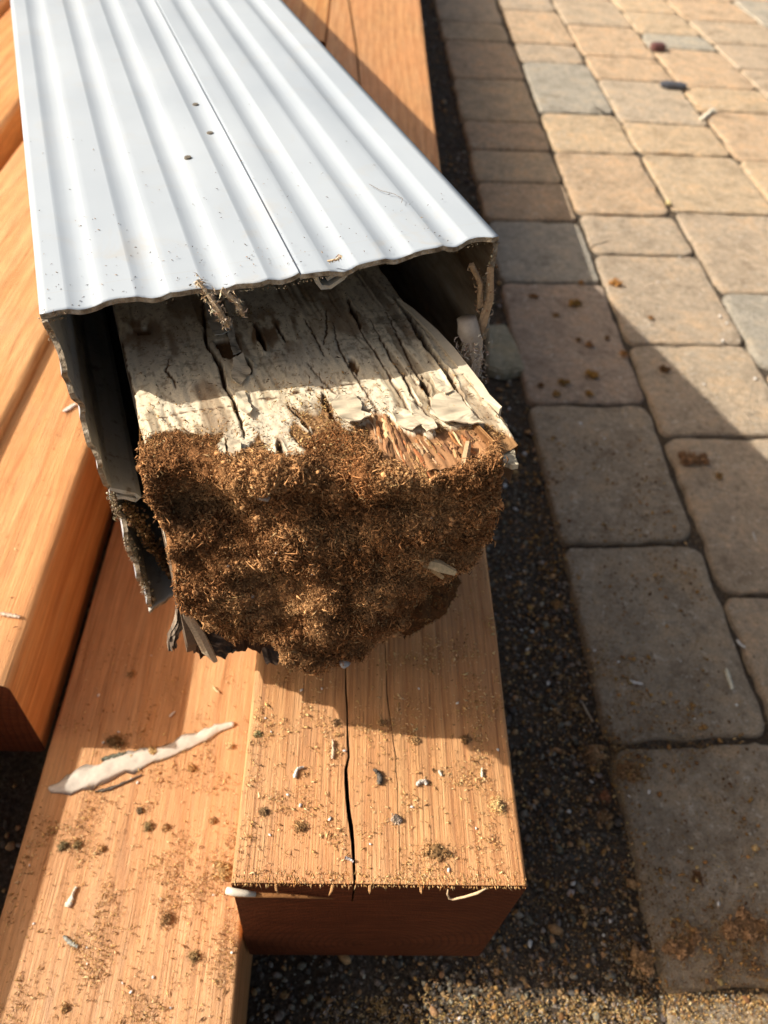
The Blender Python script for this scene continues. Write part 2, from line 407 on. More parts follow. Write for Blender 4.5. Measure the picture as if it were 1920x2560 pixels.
GREYSET = {(1, 4), (2, 4), (1, 8), (0, 8), (3, 4), (2, 8), (3, 8)}
for ci in range(8):
    js = JN[ci]; sk = SK[ci]
    for ji in range(len(js) - 1):
        y1, y0 = js[ji], js[ji + 1]; gap = .0035 if y0 > .9 else .0028
        a0, a1 = LN[ci], LN[ci + 1]
        xl = lambda y: a0[0] * y + a0[1] + gap; xr = lambda y: a1[0] * y + a1[1] - gap
        jx = _r.uniform(-.0015, .0015)
        wd = xr(y0) - xl(y0)
        quad = [(xl(y0) + jx, y0 + gap), (xr(y0) + jx, y0 + gap + sk * wd), (xr(y1) + jx, y1 - gap + sk * wd), (xl(y1) + jx, y1 - gap)]
        me, c = paver_mesh(quad, .013 if y0 < 1.3 else .016, 100 + pk)
        o = obj('paver', me, paving, loc=(c[0] - .2, c[1] - .1, .0115 + _r.uniform(-.0008, .0002)))
        o.rotation_euler = (_r.uniform(-.003, .003), _r.uniform(-.003, .003), 0)
        col = GREY[pk % 3] if ((ci, ji) in {(0, 7), (1, 3), (2, 8), (3, 3)} or (ci > 3 and _r.random() < .15)) else TAN[_r.randrange(5)]
        if (ci, ji) == (0, 8): col = (.55, .42, .31)
        if (ci, ji) == (2, 4): col = (.60, .485, .35)
        if ci == 0 and ji in (9, 10, 11, 12): col = (.53, .425, .30)
        o.color = (*col, 1); pk += 1

# ------------------------------------------------------------------ timbers
def beam(name, x0, x1, z0, z1, y0, y1, mat, label, rad=.004, cracks=(), yaw=0, rail=.0025, group='orange sawn timbers laid side by side', seed=0):
    """one timber: a lofted section with rounded arrises; cracks are V grooves cut in the top"""
    root = obj(name, None, loc=((x0 + x1) / 2, y0, z0), label=label, category='timber', group=group)
    root.rotation_euler.z = yaw
    W2 = (x1 - x0) / 2; Hh = z1 - z0; cx0 = (x0 + x1) / 2
    ys = np.unique(np.concatenate([[0, .001, .0025], np.linspace(.005, min(.5, y1 - y0), 70), np.linspace(min(.5, y1 - y0), y1 - y0, 14)]))
    rows = []
    for y in ys:
        pts = []
        def arc(cx, cz, a0, a1, n=5):
            for t in np.linspace(a0, a1, n): pts.append((cx + rad * math.cos(t), cz + rad * math.sin(t)))
        arc(-W2 + rad, rad, 1.5 * math.pi, math.pi)
        for t in (.25, .5, .75): pts.append((-W2, rad + (Hh - 2 * rad) * t))
        arc(-W2 + rad, Hh - rad, math.pi, .5 * math.pi)
        xs = []
        last = -W2 + rad
        for cr in cracks:
            Y = y + y0; c = float(np.interp(Y, cr[0], cr[1])) - cx0; w = float(np.interp(Y, cr[0], cr[2])); d = float(np.interp(Y, cr[0], cr[3]))
            c += .0004 * float(vnoise(Y * 160, 3.3, 0, 5)); w *= 1 + .2 * float(vnoise(Y * 210, 9.1, 0, 5))
            n = 5
            for t in np.linspace(0, 1, n + 2)[1:-1]: xs.append((last + (c - w / 2 - last) * t, 0))
            xs += [(c - w / 2 - .0004, 0), (c - w / 2, 0), (c - w * .32, -d), (c + w * .32, -d), (c + w / 2, 0), (c + w / 2 + .0004, 0)]
            last = c + w / 2 + .0004
        for t in np.linspace(0, 1, 8)[1:-1]: xs.append((last + (W2 - rad - last) * t, 0))
        for x, dz in xs: pts.append((x, Hh + dz))
        arc(W2 - rad, Hh - rad, .5 * math.pi, 0)
        for t in (.75, .5, .25): pts.append((W2, rad + (Hh - 2 * rad) * t))
        arc(W2 - rad, rad, 0, -.5 * math.pi)
        p = np.array(pts)
        jit = .0004 * fbm(p[:, 0] * 30 + seed, (y + p[:, 1]) * 14, 0, 2, seed)
        p[:, 1] += np.where(p[:, 1] > Hh * .5, jit, 0); p[:, 0] += jit
        rows.append(np.column_stack([p[:, 0], np.full(len(p), y), p[:, 1]]))
    n = len(rows[0]); V = np.concatenate(rows); F = []
    mi = []
    crk = set(); base = 5 + 3 + 5
    for ic in range(len(cracks)):
        s = base + ic * 11 + 6
        crk |= {s, s + 1, s + 2}
    for k in range(len(ys) - 1):
        for i in range(n):
            F.append((k * n + i, (k + 1) * n + i, (k + 1) * n + (i + 1) % n, k * n + (i + 1) % n)); mi.append(2 if i in crk else 0)
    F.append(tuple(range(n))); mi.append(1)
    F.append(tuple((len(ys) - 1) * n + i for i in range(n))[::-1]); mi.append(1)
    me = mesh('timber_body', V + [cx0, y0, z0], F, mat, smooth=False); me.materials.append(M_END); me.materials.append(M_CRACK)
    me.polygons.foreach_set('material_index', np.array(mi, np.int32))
    recalc(me)
    me.polygons.foreach_set('use_smooth', np.array([m == 0 for m in mi]))
    body = obj('timber_body', me, root, mat4=Matrix.Translation((-cx0, -y0, -z0)))
    return root

main = ([.10, .11, .123, .141, .161, .171, .198, .222, .4, .95, 1.06, 1.21, 1.40, 3], [.0134, .0133, .0124, .0100, .0078, .0093, .0075, .0063, .004, .006, .0077, -.003, -.018, -.02],
        [.0012, .0012, .0015, .0021, .0018, .0011, .0010, .0008, .0008, .001, .0022, .0026, .0026, .002], [.03, .03, .03, .03, .025, .02, .02, .02, .01, .004, .003, .003, .003, .002])
sec = ([.10, .1553, .1717, .2, .2316, .4, 3], [.0350, .0343, .0336, .0302, .0291, .027, .027], [.0001, .0002, .0004, .0005, .0005, .0001, .0001], [.0002, .006, .012, .012, .012, .002, .0002])
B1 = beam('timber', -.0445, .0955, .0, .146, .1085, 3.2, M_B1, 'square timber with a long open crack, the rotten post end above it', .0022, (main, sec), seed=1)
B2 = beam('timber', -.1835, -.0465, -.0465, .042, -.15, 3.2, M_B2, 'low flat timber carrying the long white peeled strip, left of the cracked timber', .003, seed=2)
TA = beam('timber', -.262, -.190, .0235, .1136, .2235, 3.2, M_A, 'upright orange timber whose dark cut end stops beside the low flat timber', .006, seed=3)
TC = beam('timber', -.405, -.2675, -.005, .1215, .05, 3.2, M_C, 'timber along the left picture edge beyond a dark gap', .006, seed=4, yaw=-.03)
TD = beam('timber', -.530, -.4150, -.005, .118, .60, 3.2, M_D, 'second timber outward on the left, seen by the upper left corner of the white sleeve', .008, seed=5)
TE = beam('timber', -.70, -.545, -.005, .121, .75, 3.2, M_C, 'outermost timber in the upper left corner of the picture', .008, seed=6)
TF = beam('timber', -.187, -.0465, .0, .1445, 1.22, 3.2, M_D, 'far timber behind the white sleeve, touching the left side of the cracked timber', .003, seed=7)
# torn fibres along the cut edge of the cracked timber
def saw_fuzz():
    r = np.random.default_rng(3); n = 620
    x = r.uniform(-.044, .095, n); y = .1085 + r.normal(.0012, .0022, n); z = np.full(n, .1462)
    y = np.where(y < .1085, .1080, y); z = np.where(y <= .1081, .1455 - r.uniform(0, .0015, n), z)
    P = np.column_stack([x, y, z]); N = np.tile([0, -.6, .8], (n, 1))
    L = r.uniform(.0008, .0036, n); W = r.uniform(.00012, .00035, n)
    v = np.stack([P + np.array([0, .5, 0]) * L[:, None], P + np.column_stack([W, 0 * W, 0 * W]), P - np.column_stack([W, 0 * W, 0 * W]), P + np.column_stack([0 * W, 0 * W, W]),
                  P + np.column_stack([r.normal(0, .25, n), -r.uniform(.1, .7, n), r.uniform(-.25, .5, n)]) * L[:, None]], 1)
    tri = np.array([[0, 1, 3], [0, 3, 2], [0, 2, 1], [4, 3, 1], [4, 2, 3], [4, 1, 2]])
    F = (tri[None] + (np.arange(n) * 5)[:, None, None]).reshape(-1, 3)
    col = pick(n, [(.66, .38, .15), (.74, .5, .24), (.45, .2, .07)], [5, 3, 3], r)
    return mesh('saw_fuzz', v.reshape(-1, 3), F, M_FRASS, np.repeat(col, 5, 0))
def attach(name, me, root, **k): return obj(name, me, root, mat4=Matrix.Translation(-Vector(root.location)), **k)
attach('saw_fuzz', saw_fuzz(), B1, kind='stuff')
# white plastic-like peel stuck on the left end corner and hooked fibre on the right
V, F = tube([(-.0465, .1065, .1405), (-.043, .1058, .1410), (-.038, .1055, .1400), (-.033, .1055, .1385)], [.0017, .0018, .0017, .0012], 8, .05)
attach('curled_peel', mesh('curled_peel', V, F, M_PAINTCHIP, np.tile([.66, .58, .46], (len(V), 1)), True), B1, label='pale curled peel on the left corner of the cut end')
V, F = tube([(-.045, .1058, .1385), (-.034, .1055, .1375), (-.022, .1062, .1345), (-.008, .1070, .1290), (.004, .1078, .124)], [.0016, .0013, .0010, .0007, .0002], 6, .1)
attach('long_fibre', mesh('long_fibre', V, F, M_FRASS, np.tile([.42, .19, .07], (len(V), 1)), True), B1)
V, F = tube([(.0575, .1070, .1440), (.0578, .1062, .1395), (.0592, .1055, .1352), (.0612, .1052, .1350), (.066, .1052, .1392), (.0715, .1058, .1435), (.0755, .1072, .1462)], [.0003, .0005, .0006, .0006, .0006, .0007, .0004], 6)
attach('hooked_fibre', mesh('hooked_fibre', V, F, M_FRASS, np.tile([.66, .47, .28], (len(V), 1)), True), B1)
for (x, dx, l) in ((.0030, -.0015, .007), (-.0235, .001, .005), (.0205, 0, .004), (.0445, .0006, .003)):
    V, F = tube([(x, .108, .1455), (x + dx * .3, .1062, .1435), (x + dx, .1055, .1455 - l)], [.0007, .0006, .0002], 5, .1)
    attach('splinter', mesh('splinter', V, F, M_FRASS, np.tile([.60, .33, .14], (len(V), 1))), B1)

# ------------------------------------------------------------------ the white fluted sleeve
SF = np.array(((0.94442968, -0.32297617, -0.06114712), (0.32511139, 0.94524019, 0.02869782), (0.04853000, -0.04698270, 0.99771612)))
SO = (-0.100721, 0.236050, 0.177090); SW, SH, SLEN = 0.1839, 0.1852, 1.30
M4 = Matrix([[*SF[0], SO[0]], [*SF[1], SO[1]], [*SF[2], SO[2]], [0, 0, 0, 1]])
def enamel():
    m, nt, b = new_mat('white_enamel', .32, .5)
    v = coords(nt); sep = nd(nt, 'ShaderNodeSeparateXYZ'); nt.links.new(v, sep.inputs[0])
    n1 = noise(nt, v, 9, 4, .6)
    c = ramp(nt, n1, [(.3, (.355, .40, .44)), (.7, (.41, .455, .49))])
    # grime, more of it near the torn end (object y is the distance from the end)
    near = nd(nt, 'ShaderNodeMapRange'); near.inputs['From Min'].default_value = .10; near.inputs['From Max'].default_value = 0.0
    nt.links.new(sep.outputs[1], near.inputs['Value'])
    sp = ramp(nt, noise(nt, v, 900, 4, .6), [(.70, g3(0)), (.76, g3(1))])
    c = mix(nt, mth(nt, 'MULTIPLY', sp, mth(nt, 'MULTIPLY', near.outputs[0], .8)), c, (.22, .15, .08))
    gr = ramp(nt, noise(nt, v, 38, 5, .65, .8), [(.55, g3(0)), (.78, g3(1))])
    c = mix(nt, mth(nt, 'MULTIPLY', gr, mth(nt, 'ADD', .16, mth(nt, 'MULTIPLY', near.outputs[0], .30))), c, (.42, .34, .22))
    # edge of the old caulk line a centimetre from the end
    ly = mth(nt, 'ADD', sep.outputs[1], mth(nt, 'MULTIPLY', mth(nt, 'SUBTRACT', noise(nt, coords(nt, (12, .001, 12)), 1, 2), .5), .008))
    lf = mth(nt, 'SUBTRACT', 1.0, mth(nt, 'MINIMUM', mth(nt, 'MULTIPLY', mth(nt, 'ABSOLUTE', mth(nt, 'SUBTRACT', ly, .0135)), 2800), 1.0))
    c = mix(nt, mth(nt, 'MULTIPLY', lf, .45), c, (.36, .36, .34))
    nt.links.new(c, b.inputs['Base Color'])
    rg = ramp(nt, n1, [(.3, g3(.30)), (.7, g3(.42))]); nt.links.new(rg, b.inputs['Roughness'])
    sc1 = ramp(nt, noise(nt, coords(nt, (500, 9, 500), rot=(0, 0, .5)), 1, 2), [(.74, g3(0)), (.77, g3(.30))]); c = mix(nt, sc1, c, (.36, .36, .36)); nt.links.new(c, b.inputs['Base Color'])
    bump(nt, b, mth(nt, 'ADD', noise(nt, v, 12, 3), mth(nt, 'MULTIPLY', noise(nt, v, 400, 3), .01)), .22, .006)
    return m
M_ENAMEL = enamel()
def inner_metal():
    m, nt, b = new_mat('sleeve_inside', .55, .4)
    v = coords(nt)
    c = ramp(nt, noise(nt, coords(nt, (30, 6, 30)), 1, 5, .7), [(.35, (.46, .455, .42)), (.58, (.36, .34, .28)), (.76, (.12, .08, .045))])
    c = mix(nt, ramp(nt, noise(nt, v, 140, 6, .75), [(.55, g3(0)), (.68, g3(.8))]), c, (.12, .075, .035))
    nt.links.new(c, b.inputs['Base Color']); bump(nt, b, noise(nt, v, 300, 5), .3, .001)
    return m
M_INNER = inner_metal()
M_INNER_DARK = M_INNER.copy(); M_INNER_DARK.name = 'sleeve_inside_dark'  # darker brown copy of the inside for the right panel
for _n in M_INNER_DARK.node_tree.nodes:
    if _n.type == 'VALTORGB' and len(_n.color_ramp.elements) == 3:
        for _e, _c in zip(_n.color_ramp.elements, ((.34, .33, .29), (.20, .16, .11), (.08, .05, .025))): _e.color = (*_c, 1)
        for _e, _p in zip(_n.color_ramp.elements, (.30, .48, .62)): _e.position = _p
M_RIM, _nt, _b = new_mat('torn_rim', .85, .15)
_nt.links.new(ramp(_nt, noise(_nt, coords(_nt), 260, 5, .7), [(.35, (.15, .11, .07)), (.52, (.33, .27, .19)), (.68, (.52, .47, .38))]), _b.inputs['Base Color']); bump(_nt, _b, noise(_nt, coords(_nt), 700, 4), .8, .001)
FLU = [(.053, .123), (.188, .256), (.324, .390), (.458, .526), (.590, .659), (.722, .792), (.862, .928)]
def flute(u):
    z = np.zeros_like(u)
    for a, b in FLU:
        t = (u - a) / (b - a); m = (t > 0) & (t < 1)
        z = np.where(m, -.0014 * np.sin(np.pi * np.clip(t, 0, 1)), z)
    return z
def panel(name, mapf, seam=None, ragged=.0012, lip=0, edgef=None, thick=.0021, seed=0, us=None):
    """a sheet panel: u runs across (0..1), y along; mapf(u, y, n) -> xyz with n the height above the outer skin"""
    if us is None: us = np.unique(np.concatenate([np.linspace(0, 1, 60)] + [np.linspace(a, b, 13) for a, b in FLU] + ([[seam - .002, seam - .0008, seam, seam + .002]] if seam else [])))
    yy = np.concatenate([np.linspace(0, .012, 7), np.linspace(.016, .4, 34), np.linspace(.43, SLEN, 22)])
    U, Y = np.meshgrid(us, yy, indexing='ij')
    e = edgef(us) if edgef else 0 * us
    e = e + ragged * fbm(us * 16, 0 * us, 0, 3, seed) + ragged * .12 * vnoise(us * 150, 0 * us, 0, seed + 4)
    Yr = Y + e[:, None] * np.clip(1 - Y / .10, 0, 1)
    n = flute(U)
    if seam: n = n + np.where(U > seam, -.0007, 0) + np.where(np.abs(U - seam) < .0012, -.0012, 0)
    n = n + .00035 * fbm(U * 9, Y * 7, seed, 2, seed + 9)
    outer = mapf(U, Yr, n); inner = mapf(U, Yr, n - thick)
    nu, nv = U.shape; V = np.concatenate([outer.reshape(-1, 3), inner.reshape(-1, 3)])
    F = [grid_faces(nu, nv), grid_faces(nu, nv, True, nu * nv)]
    o = nu * nv
    i = np.arange(nu - 1) * nv
    F.append(np.stack([i, i + nv, i + nv + o, i + o], 1)[:, ::-1])
    i2 = i + nv - 1; F.append(np.stack([i2, i2 + nv, i2 + nv + o, i2 + o], 1))
    j = np.arange(nv - 1); F.append(np.stack([j, j + 1, j + 1 + o, j + o], 1)); j2 = j + (nu - 1) * nv; F.append(np.stack([j2, j2 + 1, j2 + 1 + o, j2 + o], 1)[:, ::-1])
    F = np.concatenate(F)
    me = mesh(name, V, F, M_ENAMEL, smooth=False); me.materials.append(M_INNER)
    k = (nu - 1) * (nv - 1)
    mi = np.zeros(len(F), np.int32); mi[k:] = 1; mi[2 * k:] = 2; me.materials.append(M_RIM); me.polygons.foreach_set('material_index', mi)
    recalc(me)
    sm = np.ones(len(F), bool); sm[2 * k:] = False
    me.polygons.foreach_set('use_smooth', sm); me.update()
    return me
sleeve = obj('column_sleeve', None, mat4=M4, label='white fluted metal column sleeve with torn dirty edges around the rotten post', category='column sleeve')
def P3(x, y, z): return np.stack(np.broadcast_arrays(x, y, z), -1)
top = panel('top_panel', lambda U, Y, n: P3(U * SW, Y, SH + n), seam=.530, seed=1, edgef=lambda u: -.0025 * np.sin(u * 3.1) + .0015 * np.sin(u * 9))
lft = panel('left_panel', lambda U, Y, n: P3(-n, Y, U * (SH - .0022)), seed=2, ragged=.0045, edgef=lambda u: np.interp(u, [0, .08, .3, .42, .47, .55, .75, .9, 1], [.002, .0, -.002, .004, .007, .0, .004, .001, 0]))
rgt = panel('right_panel', lambda U, Y, n: P3(SW + n, Y, U * (SH - .0022)), seed=3, ragged=.004, edgef=lambda u: np.interp(u, [0, .3, .5, .8, 1], [.012, .010, .004, .001, 0]))
bot = panel('bottom_panel', lambda U, Y, n: P3(U * SW, Y, -n), seed=4, ragged=.003, edgef=lambda u: np.interp(u, [0, .07, .3, 1], [-.002, .006, .02, .03]))
obj('top_panel', top, sleeve); obj('side_panel', lft, sleeve); rgt.materials[1] = M_INNER_DARK
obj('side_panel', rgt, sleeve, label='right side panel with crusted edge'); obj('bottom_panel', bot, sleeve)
# locking lips folded inside
def lip(pts, y0, y1, th=.0018, mat=M_INNER, rough=.0008, seed=0):
    pts = np.array(pts, float); n = len(pts); d = np.gradient(pts, axis=0); nn = np.stack([-d[:, 1], d[:, 0]], 1); nn /= np.linalg.norm(nn, axis=1, keepdims=True)
    loop = np.concatenate([pts + nn * th / 2, (pts - nn * th / 2)[::-1]]); m = len(loop)
    ys = np.concatenate([np.linspace(y0, y0 + .02, 5), np.linspace(y0 + .05, y1, 12)])
    V = []; F = []
    for k, y in enumerate(ys):
        for i, (a, b) in enumerate(loop): V.append((a, y + (rough * float(vnoise(i * 1.7, k, 0, seed)) if k == 0 else 0), b))
    for k in range(len(ys) - 1):
        for i in range(m): F.append((k * m + i, k * m + (i + 1) % m, (k + 1) * m + (i + 1) % m, (k + 1) * m + i))
    for i in range(n - 1): F.append((i, i + 1, m - 2 - i, m - 1 - i))
    return recalc(mesh('locking_lip', V, F, mat))
obj('locking_lip', lip([(.1035, SH - .0022), (.1045, SH - .0068), (.1060, SH - .0092), (.1095, SH - .0094), (.1150, SH - .0070), (.1185, SH - .0032)], -.0015, 1.25, seed=4), sleeve)
obj('locking_lip', lip([(.1085, SH - .0068), (.112, SH - .0050), (.116, SH - .0034)], -.0005, 1.25, .0014, seed=6), sleeve)
obj('locking_lip', lip([(.0022, .093), (.0075, .090), (.0120, .0865), (.0135, .0840), (.0115, .0830), (.0070, .0862), (.0040, .0870)], .0, 1.25, .0017, seed=8), sleeve)
# crust of dirt on the torn edges
def edge_crust():
    r = np.random.default_rng(21); P = []; S = []
    def line(a, b, n, s, sp, pw=1):
        t = r.uniform(0, 1, n) ** pw; p = np.array(a)[None] * (1 - t[:, None]) + np.array(b)[None] * t[:, None]
        P.append(p + r.normal(0, sp, (n, 3)) * [1, .8, 1]); S.append(r.uniform(.5, 1.4, n) * s)
    line((.001, .0, SH), (.001, 0.001, .01), 900, .00055, .0006)
    line((.002, .0, .10), (.003, 0.002, .0), 420, .0009, .0011)
    line((SW - .001, .0, SH - .004), (SW - .001, .010, .02), 800, .0008, .0009)
    line((.0, -.0008, SH - .003), (SW, -.0008, SH - .003), 420, .00028, .0003)
    line((.0, -.0008, SH - .001), (.035, -.0008, SH - .0015), 110, .0005, .0006)
    P = np.concatenate(P); S = np.concatenate(S)
    # follow the flutes on the top edge
    u = P[:, 0] / SW; top_ = P[:, 2] > SH - .006; P[:, 2] = np.where(top_ & (u > .01) & (u < .99), P[:, 2] + flute(u), P[:, 2])
    P[:, 1] += np.where(top_, -.0025 * np.sin(u * 3.1) + .0015 * np.sin(u * 9), 0)
    patch = fbm(P[:, 0] * 70, P[:, 2] * 60, 0, 3, 161) + .25 * (P[:, 2] < .09) > -.02; P, S = P[patch], S[patch]; n = len(P)
    big = r.uniform(0, 1, n) < .35
    V2, F2 = stones(P[big], S[big] * r.uniform(.4, 1.2, big.sum()), r, 1.0)
    V1, F1 = slivers(P[~big], r.normal(size=((~big).sum(), 3)), S[~big] * r.uniform(1.2, 3.5, (~big).sum()), S[~big] * .35, r, .9)
    pal = [(.33, .26, .17), (.24, .18, .11), (.42, .36, .27), (.15, .10, .06)]
    col = np.concatenate([np.repeat(pick((~big).sum(), pal, [5, 4, 2, 2], r, .15), 5, 0), np.repeat(pick(big.sum(), pal, [5, 4, 2, 2], r, .15), len(ICO_V), 0)])
    return mesh('edge_crust', np.concatenate([V1, V2]), np.concatenate([F1, F2 + len(V1)]), M_FRASS, col)
obj('edge_crust', edge_crust(), sleeve, kind='stuff')
# two screw holes and a dimple on the top
for (x, y) in [(0.0898,0.1860),(0.0899,0.1452),(0.0739,0.1160)]:
    bm = bmesh.new()
    zz = SH + float(flute(np.array([x / SW]))[0]) + .0004
    bmesh.ops.create_cone(bm, cap_ends=True, segments=14, radius1=.0019, radius2=.0016, depth=.0008); me = bpy.data.meshes.new('rivet'); bm.to_mesh(me); bm.free()
    me.materials.append(new_mat('rivet_dark', .5, .5)[0]); me.materials[0].node_tree.nodes['Principled BSDF'].inputs['Base Color'].default_value = (.13, .11, .08, 1)
    obj('rivet', me, sleeve, loc=(x, y, zz))
# dark crumbs lying on the sleeve
def crumbs_top():
    r = np.random.default_rng(8); n = 210
    y = np.abs(r.exponential(.045, n)) + .002; u = np.clip(r.beta(1.1, 1.6, n), .02, .98)
    k = y < .45; y, u = y[k], u[k]; n = len(y)
    P = np.column_stack([u * SW, y, SH + flute(u) + .0002]); N = np.tile([0, 0, 1.], (n, 1))
    V, F = slivers(P, N, r.uniform(.0004, .0018, n), r.uniform(.00008, .0003, n), r, .1)
    return mesh('crumbs', V, F, M_FRASS, np.repeat(pick(n, [(.16, .10, .06), (.30, .18, .08), (.08, .06, .05)], [4, 3, 3], r), 5, 0))
o = obj('crumbs', crumbs_top(), mat4=M4, kind='stuff', label='dark brown crumbs scattered on the front of the white sleeve', category='crumbs')

# ragged dirty shred hanging from the top edge
def shred(name, pts, rad, label, parent, col, n=140, sp=.0012, seed=1, ln=.003):
    r = np.random.default_rng(seed)
    pts = np.array(pts); t = r.uniform(0, len(pts) - 1.001, n); i = t.astype(int); f = (t - i)[:, None]
    P = pts[i] * (1 - f) + pts[i + 1] * f + r.normal(0, sp, (n, 3)); N = r.normal(size=(n, 3))
    V1, F1 = slivers(P, N, r.uniform(.4, 1.2, n) * ln, r.uniform(.0002, .0006, n), r, .6)
    V2, F2 = tube([tuple(p) for p in pts], [rad] * len(pts), 6, .35, r)
    F2 = [tuple(q) for q in F2]; V = np.concatenate([V1, np.array([tuple(v) for v in V2])]); FF = [tuple(f) for f in F1] + [tuple(np.array(f) + len(V1)) for f in F2]
    c = np.concatenate([np.repeat(pick(n, col, [1] * len(col), r), 5, 0), np.tile(col[0], (len(V2), 1))])
    return obj(name, mesh(name, V, FF, M_FRASS, c), parent, label=label)
DC = [(.42, .32, .21), (.30, .20, .12), (.55, .46, .34)]
shred('dirty_shred', [(.058, .002, SH + .001), (.061, -.003, SH - .003), (.0635, -.006, SH - .008), (.066, -.006, SH - .016)], .0011, 'brown shred hanging from the top edge', sleeve, DC, 150, .0014, 2)
shred('dirty_shred', [(.066, -.002, SH - .002), (.071, -.004, SH - .007), (.073, -.004, SH - .013)], .0010, 'brown shred hanging from the top edge', sleeve, DC, 90, .0010, 3)
shred('dirty_shred', [(.1095, .0, SH + .001), (.1125, -.003, SH + .003), (.1135, -.005, SH + .005)], .0004, 'small dark fibre by the seam', sleeve, DC, 14, .0004, 4)
shred('peeled_caulk', [(SW - .002, -.001, 0.1710), (SW - .0015, -.002, 0.1560), (SW - .004, -.002, 0.1440), (SW - .006, .0, 0.1340)], .0017, 'brown peeled strip on the right edge', sleeve, [(.38, .27, .17), (.26, .16, .09), (.52, .42, .3)], 160, .0012, 5)
shred('peeled_caulk', [(SW - .011, .0, 0.1730), (SW - .007, -.001, 0.1640), (SW - .006, -.001, 0.1520)], .0014, 'brown peeled strip on the right edge', sleeve, [(.36, .25, .15), (.26, .16, .09)], 70, .0008, 6)
V, F = tube([(SW - .0115, -.001, 0.1470), (SW - .0105, -.002, 0.1415), (SW - .008, -.002, 0.1340), (SW - .0055, .0, 0.1200), (SW - .006, .002, 0.1040), (SW - .007, .004, 0.0810), (SW - .007, .006, 0.0560)],
            [.0046, .0052, .0047, .0042, .0038, .0042, .004], 12, .08)
obj('caulk_lump', mesh('caulk_lump', V, F, M_PAINTCHIP, np.tile([.42, .36, .29], (len(V), 1)), True), sleeve, label='thick pale caulk on the right edge')
shred('caulk_shreds', [(SW - .012, -.005, 0.1400), (SW - .009, -.006, 0.1300), (SW - .007, -.004, 0.1180), (SW - .006, -.003, 0.1080)], .0015, 'frayed fibres on the pale caulk', sleeve, [(.55, .48, .39), (.40, .31, .23), (.62, .56, .48)], 520, .0030, 7, .0035)
def dirt_wedge():
    r = np.random.default_rng(44); n = 1500; t = r.uniform(0, 1, n)
    P = np.column_stack([.004 + .010 * t + np.abs(r.normal(0, .0025, n)), .006 + .010 * t + r.normal(0, .003, n), .075 - .066 * t + r.normal(0, .002, n)])
    V1, F1 = slivers(P, r.normal(size=(n, 3)), r.uniform(.0006, .0022, n), r.uniform(.0001, .0004, n), r, .9); k = 420
    V2, F2 = stones(P[:k], r.uniform(.0005, .0016, k), r, 1.0)
    c = np.concatenate([np.repeat(pick(n, [(.24, .14, .06), (.34, .22, .10), (.12, .07, .035)], [1, 1, 1], r), 5, 0), np.repeat(pick(k, [(.24, .14, .06), (.14, .08, .04)], [1, 1], r), len(ICO_V), 0)])
    return mesh('dirt_wedge', np.concatenate([V1, V2]), np.concatenate([F1, F2 + len(V1)]), M_FRASS, c)
obj('dirt_wedge', dirt_wedge(), sleeve, kind='stuff', label='brown frass lying inside the left panel')

# ------------------------------------------------------------------ the rotten post
PF = np.array(((0.94484511, -0.32728671, -0.01229293), (0.32691186, 0.94015186, 0.09614112), (-0.01990849, -0.09485717, 0.99529180)))
PT = (-0.07314607, 0.20762302, 0.328)
MP = Matrix([[*PF[0], PT[0]], [*PF[1], PT[1]], [*PF[2], PT[2]], [0, 0, 0, 1]])
post = obj('rotten_post', None, mat4=MP, label='weathered square wooden post with peeling cream paint and a crumbling brown end', category='post')
PW = .1365
# --- top face with paint, cracks, stains
PAINT_END = [(-0.0026,0.0057),(-0.0005,0.0029),(0.0036,0.0085),(0.0114,0.0102),(0.0167,0.0066),(0.0236,0.0028),(0.0302,0.0038),(0.0253,-0.0066),(0.0263,-0.0154),(0.0289,-0.0171),(0.0341,-0.0121),(0.0392,-0.0048),(0.0420,-0.0019),(0.0430,-0.0104),(0.0464,-0.0212),(0.0536,-0.0233),(0.0585,-0.0189),(0.0534,-0.0062),(0.0571,0.0034),(0.0627,-0.0089),(0.0629,-0.0037),(0.0587,0.0118),(0.0683,0.0035),(0.0745,0.0176),(0.0743,-0.0069),(0.0767,-0.0097),(0.0864,-0.0060),(0.0843,-0.0010),(0.0860,0.0031),(0.0941,-0.0037),(0.0954,-0.0075),(0.0957,-0.0141),(0.0994,-0.0183),(0.1038,-0.0175),(0.1034,-0.0226),(0.1088,-0.0210),(0.1097,-0.0131),(0.1155,-0.0186),(0.1261,-0.0200),(0.1270,-0.0241),(0.1306,-0.0196),(0.1390,-0.0336)]
PAINT_POLY = PAINT_END + [(.25, .6), (-.1, .6)]
